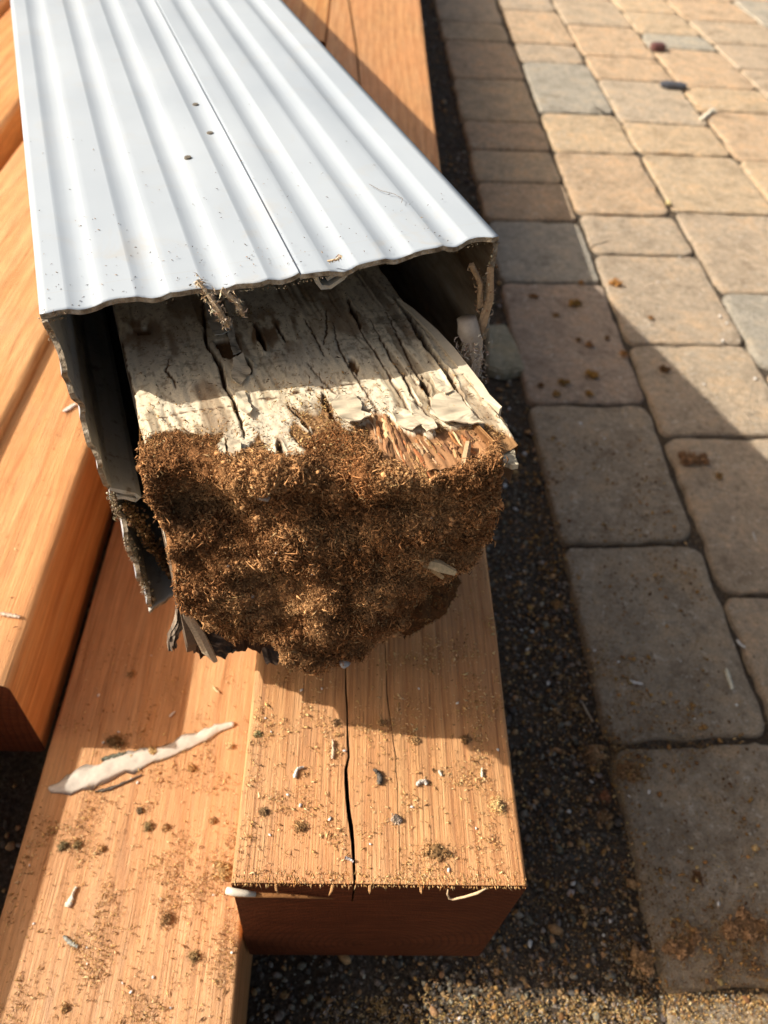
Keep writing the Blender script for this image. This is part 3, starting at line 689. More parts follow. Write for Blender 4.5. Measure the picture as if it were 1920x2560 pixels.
CR = [  # polyline, half width (m), depth
    ([(0.0449,0.0192),(0.0562,0.0198),(0.0679,0.0207),(0.0888,0.0210),(0.1016,0.0206),(0.1123,0.0202)], .00016, .0003),
    ([(0.0010,0.0190),(0.0091,0.0185),(0.0183,0.0196),(0.0335,0.0192),(0.0449,0.0198)], .00018, .0003),
    ([(0.0453,0.0208),(0.0599,0.0212),(0.0753,0.0223)], .00010, .0002),
    ([(0.1307,0.0873),(0.1312,0.0709),(0.1303,0.0544),(0.1292,0.0361),(0.1302,0.0185),(0.1275,-0.0029),(0.1261,-0.0184)], .0011, .006),
    ([(0.1084,0.0912),(0.1067,0.0772),(0.1054,0.0616)], .0008, .004),
    ([(0.0945,0.0712),(0.0916,0.0545),(0.0902,0.0385),(0.0903,0.0256),(0.0911,0.0131),(0.0911,-0.0008)], .0003, .0012),
    ([(0.1047,0.0640),(0.1050,0.0426),(0.1046,0.0229),(0.1042,0.0048),(0.1029,-0.0129)], .0003, .0014),
    ([(0.1128,0.0695),(0.1103,0.0344),(0.1108,0.0200),(0.1091,0.0011),(0.1102,-0.0117)], .0004, .0016),
    ([(0.1228,0.0747),(0.1199,0.0498),(0.1168,0.0260),(0.1169,0.0133),(0.1148,0.0018),(0.1131,-0.0047)], .0004, .0016),
    ([(0.1176,0.0169),(0.1157,0.0033)], .0012, .004),
    ([(0.1198,0.0028),(0.1182,-0.0061)], .0007, .003),
    ([(0.1244,-0.0067),(0.1241,-0.0168)], .0005, .002),
    ([(0.0738,0.0416),(0.0760,0.0270),(0.0790,0.0165),(0.0787,0.0027)], .0003, .0012),
    ([(0.0951,0.0833),(0.0888,0.0623),(0.0846,0.0535)], .0003, .0012),
    ([(0.0824,0.0773),(0.0831,0.0638),(0.0826,0.0445)], .0003, .0012),
    ([(0.1141,0.0268),(0.1138,0.0129),(0.1164,0.0085),(0.1225,0.0180)], .0002, .0008),
    ([(0.0977,-0.0015),(0.1021,0.0030),(0.1083,0.0025),(0.1092,-0.0058)], .0002, .0008),
    ([(0.0597,0.0772),(0.0585,0.0536)], .0010, .004),
    ([(0.0688,0.0778),(0.0695,0.0603)], .0005, .002),
    ([(0.0581,0.0141),(0.0610,0.0033),(0.0627,-0.0089)], .0007, .003),
    ([(0.0488,-0.0080),(0.0471,-0.0194)], .0010, .003),
    ([(0.0739,0.0179),(0.0729,0.0077),(0.0734,-0.0056)], .0009, .003),
    ([(0.0418,0.1155),(0.0383,0.0904),(0.0353,0.0688),(0.0377,0.0500),(0.0366,0.0346),(0.0376,0.0241),(0.0377,0.0099),(0.0368,-0.0021)], .0006, .004),
    ([(0.0479,0.1124),(0.0474,0.0985),(0.0472,0.0866)], .0016, .005),
    ([(0.0463,0.0825),(0.0477,0.0655),(0.0470,0.0526)], .0013, .004),
    ([(0.0482,0.0522),(0.0486,0.0403)], .0014, .004),
    ([(0.0592,0.0791),(0.0588,0.0653),(0.0584,0.0534)], .0008, .003),
    ([(0.0294,-0.0010),(0.0266,-0.0145)], .0011, .004),
    ([(0.0179,0.0604),(0.0152,0.0512),(0.0168,0.0448),(0.0173,0.0365)], .0003, .001),
    ([(0.0006,0.0779),(-0.0004,0.0579),(0.0002,0.0412),(0.0000,0.0206)], .0005, .001),
]
HOLES = [[(0.0393,0.0697),(0.0438,0.0699),(0.0487,0.0652),(0.0475,0.0550),(0.0430,0.0530),(0.0396,0.0558)], [(0.0058,0.0888),(0.0125,0.0884),(0.0131,0.0827),(0.0077,0.0821)], [(0.0915,0.0401),(0.0940,0.0388),(0.0950,0.0319),(0.0914,0.0265),(0.0913,0.0329)], [(0.1183,0.0186),(0.1223,0.0175),(0.1218,0.0163),(0.1180,0.0161)]]
EXPW = [(0.0856,0.0030),(0.0932,-0.0025),(0.0967,-0.0112),(0.1062,-0.0214),(0.1162,-0.0189),(0.1262,-0.0228),(0.1266,-0.0365),(0.1173,-0.0418),(0.1094,-0.0434),(0.0907,-0.0435),(0.0813,-0.0352),(0.0817,-0.0216),(0.0847,-0.0056)]
STAINS = [[(0.0082,0.1084),(0.0146,0.0936),(0.0095,0.0756),(0.0048,0.0690)], [(0.0455,0.0856),(0.0695,0.0823),(0.0668,0.0498),(0.0517,0.0438),(0.0497,0.0650)], [(0.0666,0.1067),(0.0791,0.0937),(0.0830,0.0712),(0.0750,0.0561),(0.0588,0.0549),(0.0578,0.0690)]]
def front_b(a):   # where the top face ends (it crumbles forward on the right)
    return np.interp(a, [-.004, .02, .03, .04, .064, .085, .11, .126, .137], [-.006, -.012, -.019, -.026, -.029, -.038, -.041, -.040, -.036])
def post_top():
    na, nb = 250, 330
    s = np.linspace(0, 1, na); t = np.linspace(0, 1, nb)
    t = np.where(t < .8, t * .2 / .8, .2 + (t - .8) / .2 * .25)
    Sg, Bg = np.meshgrid(s, t, indexing='ij')
    right = np.interp(Bg, [-.05, 0, .037, .057, .09, .125, .5], [.1375, .1375, .137, .1355, .134, .135, .135])
    A = .0002 + .0007 * vnoise(Bg * 130, 1.7, 0, 3) + Sg * right
    fb = front_b(A)
    B = np.where(Bg < .05, fb + (Bg / .05) * (.05 - fb), Bg)
    Z = .0003 * fbm(A * 25, B * 10, 0, 3, 31) + .00025 * fbm(A * 420, B * 60, 0, 3, 33)
    wig = .0006 * vnoise(B * 260, A * 80, 0, 51)
    paint = in_poly(A + wig, B, PAINT_POLY)
    # colours
    nz = fbm(A * 55, B * 40, 0, 4, 41); nf = fbm(A * 500, B * 240, 0, 3, 43)
    cream = np.array([.76, .655, .46]); greyc = np.array([.54, .485, .39])
    m = sstep(-.5, .6, nz)[..., None]
    col = cream * (1 - m * .45) + greyc * m * .45
    col = col * (1 + .10 * nf[..., None])
    brown = np.array([.20, .11, .05]); woodc = np.array([.30, .155, .07])
    st = sstep(.25, .75, fbm(A * 70, B * 30, 0, 4, 45) + .7 * sstep(.085, .13, B) - .22)[..., None] * .65
    col = col * (1 - st) + brown * st
    sp = sstep(.5, .66, fbm(A * 700, B * 500, 0, 2, 47))[..., None] * .45
    col = col * (1 - sp) + brown * sp
    # many fine splits along the grain, denser to the right
    gr = vnoise((A + .0012 * vnoise(B * 90, A * 60, 0, 5)) * 460, B * 11, 0, 141); rgt_ = sstep(.02, .10, A) * .16
    spl = sstep(.56 - rgt_, .80 - rgt_, np.abs(gr)) * sstep(-.35, .35, fbm(A * 60, B * 26, 0, 3, 143)); Z -= spl * .0003
    col = col * (1 - .62 * spl[..., None]) + np.array([.16, .10, .05]) * .62 * spl[..., None]
    crz = sstep(.80, .93, 1 - np.abs(vnoise(A * 150 + 1.5 * vnoise(A * 260, B * 260, 0, 3), B * 230, 0, 145))) * sstep(.1, .6, vnoise(A * 50, B * 40, 0, 147)); col = col * (1 - .35 * crz[..., None])
    for p in STAINS:
        c = np.mean(p, 0); d = np.hypot(A - c[0], B - c[1]) / .017; f = (np.exp(-d * d) * sstep(-.5, .4, fbm(A * 260, B * 90, 0, 3, 48)))[..., None] * .92
        col = col * (1 - f) + brown * f
    # bare wood beyond the paint
    rot = np.array([.24, .13, .055])
    grain = fbm(A * 330, B * 28, 0, 3, 61)
    bare = woodc * (1 + .35 * grain[..., None]) 
    ex = in_poly(A, B, EXPW)
    col = np.where(paint[..., None], col, np.where(ex[..., None], bare, rot * (1 + .3 * nf[..., None])))
    Z = np.where(paint, Z, Z - .0011 + .0007 * grain)
    for p in HOLES:
        h = in_poly(A + wig, B + wig, p); Z = np.where(h, Z - .0022, Z); col = np.where(h[..., None], brown * (.7 + .3 * grain[..., None]), col)
    for pts, hw, dp in CR:
        x0, x1 = min(p[0] for p in pts) - .004, max(p[0] for p in pts) + .004; y0, y1 = min(p[1] for p in pts) - .004, max(p[1] for p in pts) + .004
        box = (A > x0) & (A < x1) & (B > y0) & (B < y1)
        if not box.any(): continue
        a, b = A[box], B[box]
        d, run = poly_dist(a + .00045 * vnoise(b * 420, a * 90, 0, 71), b, pts)
        w = hw * (.35 + .9 * np.sin(np.pi * np.clip(run, .02, .98))) * (1 + .4 * vnoise(b * 300, 5.1, 0, 73))
        k = 1 - sstep(w * .75, w * 1.25 + .0002, d)
        Z[box] -= k * dp * np.minimum(1, w / .0006)
        kk = np.clip(k * 1.3, 0, 1)[:, None]; col[box] = col[box] * (1 - kk) + np.array([.10, .055, .03]) * kk
        # paint curls up beside the wider cracks
        if hw > .0007:
            e = np.exp(-((d - w * 1.5) / .0009) ** 2); Z[box] += e * .0009
    V = np.stack([A, B, Z], -1)
    # skirt down the two long sides and the ends so that the top is a shell with depth
    return V, col, na, nb
V3, col3, na, nb = post_top()
V = V3.reshape(-1, 3); cols = col3.reshape(-1, 3)
F = grid_faces(na, nb)
side_l = V3[0].copy(); side_r = V3[-1].copy()
vl = side_l.copy(); vr = side_r.copy(); vl[:, 2] -= .02; vr[:, 2] -= .02
base = len(V); V = np.concatenate([V, vl, vr]); cols = np.concatenate([cols, np.tile([.42, .37, .29], (nb, 1)), np.tile([.42, .37, .29], (nb, 1))])
i = np.arange(nb - 1)
F = np.concatenate([F, np.stack([i, i + 1, base + i + 1, base + i], 1), np.stack([(na - 1) * nb + i, base + nb + i, base + nb + i + 1, (na - 1) * nb + i + 1], 1)])
M_POST = tinted('weathered_paint', .8, .2, .10, 1500, .25)
me = recalc(mesh('painted_top', V, F, M_POST, cols, smooth=True))
obj('painted_top', me, post, label='top face with cracked cream paint')
# body under the top
def post_body():
    xs0, xs1, h = .0012, PW - .0012, .14
    V = []; ys = [.020, .036, .05, .1, .2, .45, .6]
    for y in ys:
        h = float(np.interp(y, [.02, .036, .05, .1], [.100, .135, .14, .14]))
        for (x, z) in ((xs0, -.0100), (xs0, -.045), (xs0 + .0008, -h), (PW / 2, -h), (xs1, -h), (xs1, -.045), (xs1, -.0100)):
            V.append((x + .0006 * random.uniform(-1, 1), y + (.006 if x > .1 else 0), z))
    n = 7; F = []
    for k in range(len(ys) - 1):
        for i in range(n): F.append((k * n + i, k * n + (i + 1) % n, (k + 1) * n + (i + 1) % n, (k + 1) * n + i))
    F.append(tuple(range(n))); F.append(tuple((len(ys) - 1) * n + i for i in range(n)))
    m, nt, b = new_mat('old_paint_side', .8, .2)
    v = coords(nt); c = ramp(nt, noise(nt, coords(nt, (200, 14, 200)), 1, 5, .7), [(.35, (.30, .24, .17)), (.5, (.52, .46, .36)), (.7, (.60, .54, .43))])
    nt.links.new(c, b.inputs['Base Color']); bump(nt, b, noise(nt, coords(nt, (300, 20, 300)), 1, 5), .6, .002)
    return recalc(mesh('post_body', V, F, m))
obj('post_body', post_body(), post)

# --- crumbling end: control net in the frame of the post (mm)
NET = np.array([[[-0.9,7.2,-1.5],[11.2,10.7,-1.5],[23.9,4.5,-1.5],[34.0,-6.1,-1.5],[44.4,-14.1,-1.5],[55.8,-12.4,-1.5],[73.2,-2.6,-1.5],[83.5,-11.8,-1.5],[94.3,-18.8,-1.5],[105.6,-24.2,-1.5],[118.1,-27.0,-1.5],[131.5,-28.2,-1.5]],[[-3.5,-9.2,0.5],[8.2,-11.0,0.5],[20.3,-16.1,0.5],[30.1,-24.8,0.5],[40.5,-30.2,0.5],[50.7,-30.9,0.5],[64.2,-31.3,0.5],[74.4,-37.8,0.5],[84.9,-43.2,0.5],[97.0,-44.5,0.5],[109.4,-45.7,0.5],[125.5,-43.2,0.5]],[[-1.9,-11.1,-17.4],[9.8,-5.9,-25.1],[21.7,-6.9,-27.3],[32.7,-16.0,-21.9],[43.2,-25.0,-16.4],[54.5,-29.0,-15.4],[66.4,-31.1,-15.9],[79.2,-31.4,-18.2],[91.2,-34.5,-17.4],[102.6,-38.6,-15.6],[115.1,-40.8,-15.5],[128.9,-41.4,-17.1]],[[1.3,-14.0,-36.6],[12.2,-17.9,-36.2],[23.4,-19.8,-37.6],[34.1,-25.7,-34.8],[44.9,-30.6,-32.7],[56.6,-31.6,-34.2],[69.6,-29.9,-38.3],[80.4,-34.8,-34.8],[91.0,-39.7,-30.9],[102.4,-42.7,-28.7],[115.3,-43.0,-29.2],[129.7,-41.6,-31.4]],[[0.4,-17.9,-58.1],[11.1,-22.8,-57.8],[22.0,-25.6,-59.4],[33.3,-27.6,-61.5],[44.5,-31.5,-60.4],[55.6,-35.5,-58.2],[67.6,-36.6,-58.2],[79.3,-38.7,-55.9],[91.5,-39.8,-53.6],[104.1,-40.0,-51.4],[117.9,-38.5,-50.6],[130.7,-38.7,-47.3]],[[5.9,-18.3,-86.3],[16.5,-24.2,-90.5],[29.5,-28.6,-92.3],[39.2,-32.2,-96.3],[47.3,-35.4,-105.4],[56.5,-38.9,-113.6],[69.2,-41.2,-111.0],[81.9,-40.4,-107.0],[94.4,-38.5,-97.5],[105.8,-35.3,-84.5],[118.7,-34.5,-74.7],[129.5,-35.3,-64.1]]]) * .001
def catmull(P, n):
    m = len(P); t = np.linspace(0, m - 1, n); i = np.minimum(t.astype(int), m - 2); f = (t - i).reshape(-1, *([1] * (P.ndim - 1)))
    g = lambda k: P[np.clip(i + k, 0, m - 1)]
    p0, p1, p2, p3 = g(-1), g(0), g(1), g(2)
    return .5 * (2 * p1 + (p2 - p0) * f + (2 * p0 - 5 * p1 + 4 * p2 - p3) * f ** 2 + (3 * p1 - p0 - 3 * p2 + p3) * f ** 3)
def lump():
    nr, ncl = 190, 230
    P = catmull(NET, nr); P = np.swapaxes(catmull(np.swapaxes(P, 0, 1), ncl), 0, 1)
    t = np.linspace(0, 1, nr)[:, None] * np.ones((1, ncl)); s = np.linspace(0, 1, ncl)[None] * np.ones((nr, 1))
    dt = np.gradient(P, axis=0); ds = np.gradient(P, axis=1); N = np.cross(ds, dt); N /= np.linalg.norm(N, axis=2, keepdims=True) + 1e-12
    if N[:, :, 1].mean() > 0: N = -N
    x, y, z = P[..., 0], P[..., 1], P[..., 2]
    fade = sstep(.02, .22, t)
    d = .0036 * fbm(x * 42, z * 42, y * 42, 2, 81) + .0026 * fbm(x * 120, z * 120, y * 120, 2, 83) + .0024 * fbm(x * 330, z * 330, y * 330, 3, 85)
    d = d + .0014 * fbm(x * 30, z * 150 + 1.4 * vnoise(x * 60, z * 40, 0, 7), 0, 3, 87) * fade - .0024 * sstep(.35, .8, fbm(x * 75, z * 75, y * 60, 2, 89)) * fade
    # ledges and hollows seen in the rot
    def blob(cx, cz, rx, rz, a): return a * np.exp(-(((x - cx) / rx) ** 2 + ((z - cz) / rz) ** 2))
    d = d + blob(.014, -.020, .012, .014, -.006) + blob(.038, -.058, .016, .012, -.005) + blob(.062, -.046, .016, .016, .005) + blob(.050, -.085, .03, .008, .003)
    d = d + blob(.085, -.030, .02, .015, .003) + blob(.026, -.078, .022, .006, -.004) + blob(.112, -.085, .014, .014, -.009) + blob(.058, -.072, .035, .0035, -.003)
    P = P + N * (d * (.03 + .97 * fade))[..., None]
    up = (in_poly(P[..., 0], P[..., 1], EXPW) | in_poly(P[..., 0], P[..., 1], PAINT_POLY)) & (P[..., 2] > -.007)
    P[..., 2] -= np.where(up, .0042, 0)
    # scalloped bottom border
    low = sstep(.93, 1, t); P[..., 2] += low * (.0035 * vnoise(x * 170, 2.2, 0, 91) + .0015 * vnoise(x * 520, 1.2, 0, 92))
    dt = np.gradient(P, axis=0); ds = np.gradient(P, axis=1); N = np.cross(ds, dt); N /= np.linalg.norm(N, axis=2, keepdims=True) + 1e-12
    if N[:, :, 1].mean() > 0: N = -N
    return P, N, t, s
LP, LNm, lt, ls_ = lump()
def rot_colour(P, rng_seed=0):
    x, y, z = P[..., 0], P[..., 1], P[..., 2]
    f = sstep(-.5, .6, fbm(x * 60, z * 60, y * 60, 3, 95))[..., None]
    red = sstep(.0, 1.0, fbm(x * 28, z * 28, 0, 2, 97))[..., None]
    c = np.array([.30, .142, .057]) * (1 - f) + np.array([.53, .29, .125]) * f
    return c * (1 - .5 * red) + c * np.array([1.05, .78, .6]) * .5 * red
nr, ncl = LP.shape[:2]
back = LP.copy(); 
V = LP.reshape(-1, 3); cols = rot_colour(LP).reshape(-1, 3) * .8
F = grid_faces(nr, ncl)
# rim: carry the border back into the post so that the end is solid
rim = np.concatenate([np.arange(0, ncl), np.arange(1, nr) * ncl + ncl - 1, (nr - 1) * ncl + np.arange(ncl - 2, -1, -1), np.arange(nr - 2, 0, -1) * ncl])
RV = V[rim].copy(); inner = RV.copy(); inner[:, 1] = np.maximum(inner[:, 1] + .028, .004); inner[:, 0] = PW / 2 + (inner[:, 0] - PW / 2) * .96; inner[:, 2] = np.where(inner[:, 2] < -.05, inner[:, 2] + .004, inner[:, 2] - .004)
b0 = len(V); V = np.concatenate([V, inner]); cols = np.concatenate([cols, np.tile([.13, .07, .03], (len(inner), 1))])
k = np.arange(len(rim)); k2 = (k + 1) % len(rim)
F = np.concatenate([F, np.stack([rim[k], rim[k2], b0 + k2, b0 + k], 1)])
obj('rotten_core', recalc(mesh('rotten_core', V, F, M_FRASS, cols, smooth=False)), post, label='crumbling dark brown core at the end')
# thousands of frass slivers over the core
def frass_cover():
    r = np.random.default_rng(17)
    n = 150000
    ar = np.linalg.norm(np.cross(np.diff(LP, axis=0)[:, :-1], np.diff(LP, axis=1)[:-1]), axis=2); ar[:2] = 0; ar = np.minimum(ar, np.percentile(ar, 99)); cell = r.choice(ar.size, n, p=(ar / ar.sum()).ravel()); a = cell // (ncl - 1); b = cell % (ncl - 1); fa = r.uniform(0, 1, (n, 1)); fb = r.uniform(0, 1, (n, 1))
    P = LP[a, b] * (1 - fa) * (1 - fb) + LP[np.minimum(a + 1, nr - 1), b] * fa * (1 - fb) + LP[a, b + 1] * (1 - fa) * fb + LP[np.minimum(a + 1, nr - 1), b + 1] * fa * fb
    N = LNm[a, b]
    keep = ~(in_poly(P[:, 0], P[:, 1], EXPW) & (P[:, 2] > -.004) & (r.uniform(0, 1, n) < .90) & (P[:, 1] > -.030 + .012 * np.sin(P[:, 0] * 600)))
    keep &= ~(in_poly(P[:, 0], P[:, 1], PAINT_POLY) & (P[:, 2] > -.004))
    P, N = P[keep], N[keep]; n = len(P)
    L = np.clip(r.lognormal(np.log(.00115), .5, n) * (1 + .4 * vnoise(P[:, 0] * 90, P[:, 2] * 90, 0, 153)), .0005, .006); W = np.clip(L * r.uniform(.07, .2, n), 0, .0005)
    Pj = P + N * r.uniform(-.0003, .0020, (n, 1))
    V, F = slivers(Pj, N, L, W, r, .75, .6)
    base = rot_colour(P); w = r.uniform(.6, 1.5, (n, 1))
    col = base * w * (1 + .22 * fbm(P[:, 0] * 130, P[:, 2] * 130, P[:, 1] * 130, 2, 151))[:, None]
    li = r.uniform(0, 1, n) < .07; col[li] = np.array([.56, .37, .18]) * r.uniform(.7, 1.15, (li.sum(), 1))
    dk = r.uniform(0, 1, n) < .10; col[dk] = np.array([.10, .05, .022]) * r.uniform(.7, 1.5, (dk.sum(), 1))
    return mesh('frass', V, F, M_FRASS, np.repeat(np.clip(col, 0, .8), 5, 0))
obj('frass', frass_cover(), post, kind='stuff')
def strands():
    r = np.random.default_rng(29); n = 900; a = r.integers(int(nr * .08), nr - 2, n); b = r.integers(2, ncl - 2, n)
    P = LP[a, b] + LNm[a, b] * .0012; N = LNm[a, b]; L = r.uniform(.003, .0085, n)
    V, F = slivers(P, N, L, L * r.uniform(.03, .08, n), r, .35, .6)
    return mesh('long_strands', V, F, M_FRASS, np.repeat(np.clip(rot_colour(P) * r.uniform(.5, 1.7, (n, 1)), 0, .7), 5, 0))
obj('long_strands', strands(), post, kind='stuff')
def rot_crumbs():
    r = np.random.default_rng(18); n = 16000
    a = r.integers(int(nr * .12), nr, n); b = r.integers(0, ncl, n); P = LP[a, b]; N = LNm[a, b]
    k = vnoise(P[:, 0] * 110, P[:, 2] * 110, 0, 155) > -.25; P, N = P[k], N[k]; n = len(P)
    S = np.clip(r.lognormal(np.log(.00042), .5, n), .0002, .0022)
    V, F = stones(P + N * S[:, None] * .4, S, r, 1.0)
    col = np.clip(rot_colour(P) * r.uniform(.5, 1.7, (n, 1)), 0, .8)
    return mesh('rot_crumbs', V, F, M_FRASS, np.repeat(col, len(ICO_V), 0))
obj('rot_crumbs', rot_crumbs(), post, kind='stuff')
# frass lying over the paint: thick at its torn border, thin further up
def frass_top():
    r = np.random.default_rng(19); n = 30000
    A = r.uniform(.0, .137, n); B = r.uniform(-.03, .16, n)
    bd, _ = poly_dist(A, B, PAINT_END)
    ins = in_poly(A, B, PAINT_POLY)
    left = A < .092
    dens = np.where(ins, np.exp(-bd / .0020) * np.where(left, .75, .12) + .10 * np.exp(-bd / .03) + .035, 0)
    # a drift across the shaded paint and the band on the bare front
    drift = np.exp(-(((A - .055) / .016) ** 2 + ((B - .087 - .1 * (A - .05)) / .005) ** 2)); dens = dens + np.where(ins, .8 * drift, 0)
    vee = in_poly(A, B, [(0.0555,0.0302),(0.0811,0.0231),(0.0692,-0.0023),(0.0597,0.0080)]); dens = np.where(vee & ins, np.maximum(dens, .35), dens)
    fr = ~ins & (B > front_b(A) + .001) & (B < .04); ex = in_poly(A, B, EXPW); dens = np.where(fr & ~ex, .95, dens); dens = np.where(fr & ex, .06, dens)
    k = r.uniform(0, 1, n) < dens; A, B, ins = A[k], B[k], ins[k]; n = len(A)
    L = np.clip(r.lognormal(np.log(.0014), .35, n), .0006, .0035); L = np.where(ins & (B > .03), L * .8, L); W = L * r.uniform(.10, .2, n)
    P = np.column_stack([A, B, np.where(ins, .0006, -.0003)]); N = np.tile([0, 0, 1.], (n, 1))
    V, F = slivers(P, N, L, W, r, .3, .6)
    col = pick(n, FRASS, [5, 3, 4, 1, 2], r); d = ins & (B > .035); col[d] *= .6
    return mesh('frass', V, F, M_FRASS, np.repeat(col, 5, 0))
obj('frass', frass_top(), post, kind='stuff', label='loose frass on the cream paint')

# --- exposed orange fibrous wood between the flakes: ridges of their own
def strips():
    r = np.random.default_rng(23); out = []
    seg = [(0.0856,-0.0048),(0.0808,-0.0350),(0.0896,-0.0048),(0.0853,-0.0382),(0.0930,-0.0068),(0.0895,-0.0404),(0.0956,-0.0141),(0.0948,-0.0429),(0.0990,-0.0193),(0.1008,-0.0437),(0.1043,-0.0229),(0.1077,-0.0429),(0.1109,-0.0216),(0.1115,-0.0401),(0.1176,-0.0204),(0.1198,-0.0366),(0.1215,-0.0225),(0.1239,-0.0378)]
    for i in range(0, len(seg), 2):
        (x0, y0), (x1, y1) = seg[i], seg[i + 1]
        for j in range(7):
            o1 = r.normal(0, .0024, 2); o2 = o1 + r.normal(0, .0009, 2); n = 8; w = r.uniform(.0004, .0013)
            t = np.linspace(r.uniform(-.1, .45), r.uniform(.55, 1.05), n)
            pts = [(x0 + (x1 - x0) * tt + o1[0] * (1 - tt) + o2[0] * tt + r.normal(0, .0002), y0 + (y1 - y0) * tt + o1[1] * .5, -.0010 + r.uniform(0, .0012) - .0022 * tt) for tt in t]
            rad = [w * (.35 + .65 * math.sin(math.pi * min(max(q, .06), .94))) for q in np.linspace(0, 1, n)]
            out.append((pts, rad, pick(1, [(.38, .215, .10), (.36, .155, .065), (.52, .36, .20), (.15, .08, .04)], [4, 3, 2, 4], r)[0]))
    return out
for pts, rad, c in strips():
    V, F = tube(pts, rad, 6, .16)
    obj('wood_fibre', mesh('wood_fibre', V, F, M_FRASS, np.tile(c, (len(V), 1))), post)

# --- curling flakes of cream paint
def flake(poly, lift_mm, hinge, name='paint_flake', thick=.0006, label=None, col=(.66, .56, .40)):
    hx, hy = hinge; mx = max(math.hypot(x - hx, y - hy) for x, y in poly)
    # jagged outline
    r = random.Random(int(poly[0][0] * 1e6)); out = []
    for i in range(len(poly)):
        a, b = poly[i], poly[(i + 1) % len(poly)]; L = math.hypot(a[0] - b[0], a[1] - b[1]); n = max(1, int(L / .0016))
        for k in range(n):
            t = k / n; out.append((a[0] + (b[0] - a[0]) * t + r.uniform(-1, 1) * .00028, a[1] + (b[1] - a[1]) * t + r.uniform(-1, 1) * .00028))
    f = lambda x, y: .0011 + lift_mm * .001 * (math.hypot(x - hx, y - hy) / mx) ** 2.2 + .0003 * math.sin(x * 900 + y * 500)
    me = flake_mesh(name, out, thick, f, M_PAINTCHIP, sub=1)
    a = me.color_attributes.new('tint', 'FLOAT_COLOR', 'POINT')
    cc = np.ones((len(me.vertices), 4), np.float32); co = np.array([v.co[:] for v in me.vertices])
    g = .5 + .5 * np.clip(fbm(co[:, 0] * 300, co[:, 1] * 160, 0, 3, 7), -1, 1)[:, None]
    cc[:, :3] = np.array(col) * (.72 + .36 * g) * (1 - .5 * sstep(.25, .6, fbm(co[:, 0] * 500, co[:, 1] * 300, 0, 3, 8)))[:, None]; a.data.foreach_set('color', cc.ravel())
    o = obj(name, me, post)
    if label: o['label'] = label
    return o
flake([(0.0746,0.0177),(0.0780,0.0132),(0.0853,0.0124),(0.0866,0.0050),(0.0842,-0.0011),(0.0868,-0.0062),(0.0813,-0.0095),(0.0766,-0.0098),(0.0746,-0.0060),(0.0744,0.0062)], 3.4, [(0.0790,0.0165)][0], label='largest curled flake by the frass')
flake([(0.0963,-0.0033),(0.1005,-0.0023),(0.1031,-0.0053),(0.1041,-0.0165),(0.0994,-0.0184),(0.0956,-0.0141)], 1.8, [(0.0985,-0.0029)][0])
flake([(0.1063,0.0030),(0.1073,-0.0053),(0.1088,-0.0102),(0.1100,-0.0139),(0.1089,-0.0209),(0.1034,-0.0226),(0.1040,-0.0170),(0.1038,-0.0088)], 2.6, [(0.1063,0.0030)][0])
flake([(0.1104,-0.0096),(0.1164,0.0014),(0.1227,0.0044),(0.1273,0.0031),(0.1275,-0.0029),(0.1267,-0.0142),(0.1270,-0.0241),(0.1203,-0.0206),(0.1135,-0.0170)], 3.0, [(0.1220,0.0046)][0], label='broad flake with a lifted front edge')
flake([(0.0253,-0.0066),(0.0294,-0.0010),(0.0272,-0.0147),(0.0256,-0.0124)], 2.4, [(0.0294,-0.0010)][0])
flake([(0.0303,-0.0022),(0.0347,-0.0064),(0.0326,-0.0135),(0.0289,-0.0171),(0.0285,-0.0114)], 1.6, [(0.0325,-0.0029)][0])
flake([(0.0423,0.1122),(0.0486,0.1122),(0.0473,0.0910),(0.0461,0.0713),(0.0396,0.0697),(0.0392,0.0858)], 1.5, [(0.0423,0.1122)][0], col=(.50, .44, .34))
flake([(0.0470,0.0823),(0.0497,0.0816),(0.0480,0.0654),(0.0481,0.0548),(0.0444,0.0533),(0.0451,0.0662)], 2.2, [(0.0480,0.0654)][0], col=(.52, .46, .36))
flake([(0.0437,0.0497),(0.0482,0.0522),(0.0488,0.0397),(0.0420,0.0297),(0.0396,0.0350)], 1.4, [(0.0488,0.0397)][0])
flake([(0.0397,0.0280),(0.0431,0.0259),(0.0430,0.0116),(0.0398,0.0083),(0.0382,0.0151)], 1.6, [(0.0437,0.0258)][0])
flake([(0.1221,0.0169),(0.1242,0.0132),(0.1252,0.0019),(0.1216,0.0011),(0.1203,0.0075)], 1.2, [(0.1221,0.0169)][0])
# long splinter splitting off along the right arris
def long_splinter():
    P = np.array([(0.1309,0.0822),(0.1327,0.0706),(0.1352,0.0487),(0.1364,0.0328),(0.1368,0.0180),(0.1373,0.0040),(0.1370,-0.0044),(0.1395,-0.0144)])
    V = []; F = []
    w = [.0008, .0022, .0034, .0040, .0040, .0036, .0030, .0010]
    for i, (x, y) in enumerate(P):
        d = P[min(i + 1, len(P) - 1)] - P[max(i - 1, 0)]; d /= np.linalg.norm(d); n = np.array([d[1], -d[0]]) * (-1 if d[1] < 0 else 1) * -1
        z = .0012 + .0006 * math.sin(i); h = .006
        for (o, zz) in ((-w[i] * .2, z), (w[i] * .9, z + .0006), (w[i], z - h), (-w[i] * .1, z - h)): V.append((x - d[1] * -o * -1, y + d[0] * -o * -1, zz))
    for i in range(len(P) - 1):
        for k in range(4): F.append((i * 4 + k, i * 4 + (k + 1) % 4, (i + 1) * 4 + (k + 1) % 4, (i + 1) * 4 + k))
    F.append((0, 1, 2, 3)); F.append(tuple(range(len(V) - 4, len(V))))
    me = recalc(mesh('edge_splinter', V, F, M_PAINTCHIP, np.tile([.60, .52, .38], (len(V), 1)))); return me
obj('edge_splinter', long_splinter(), post, label='long painted splinter split off the right arris')
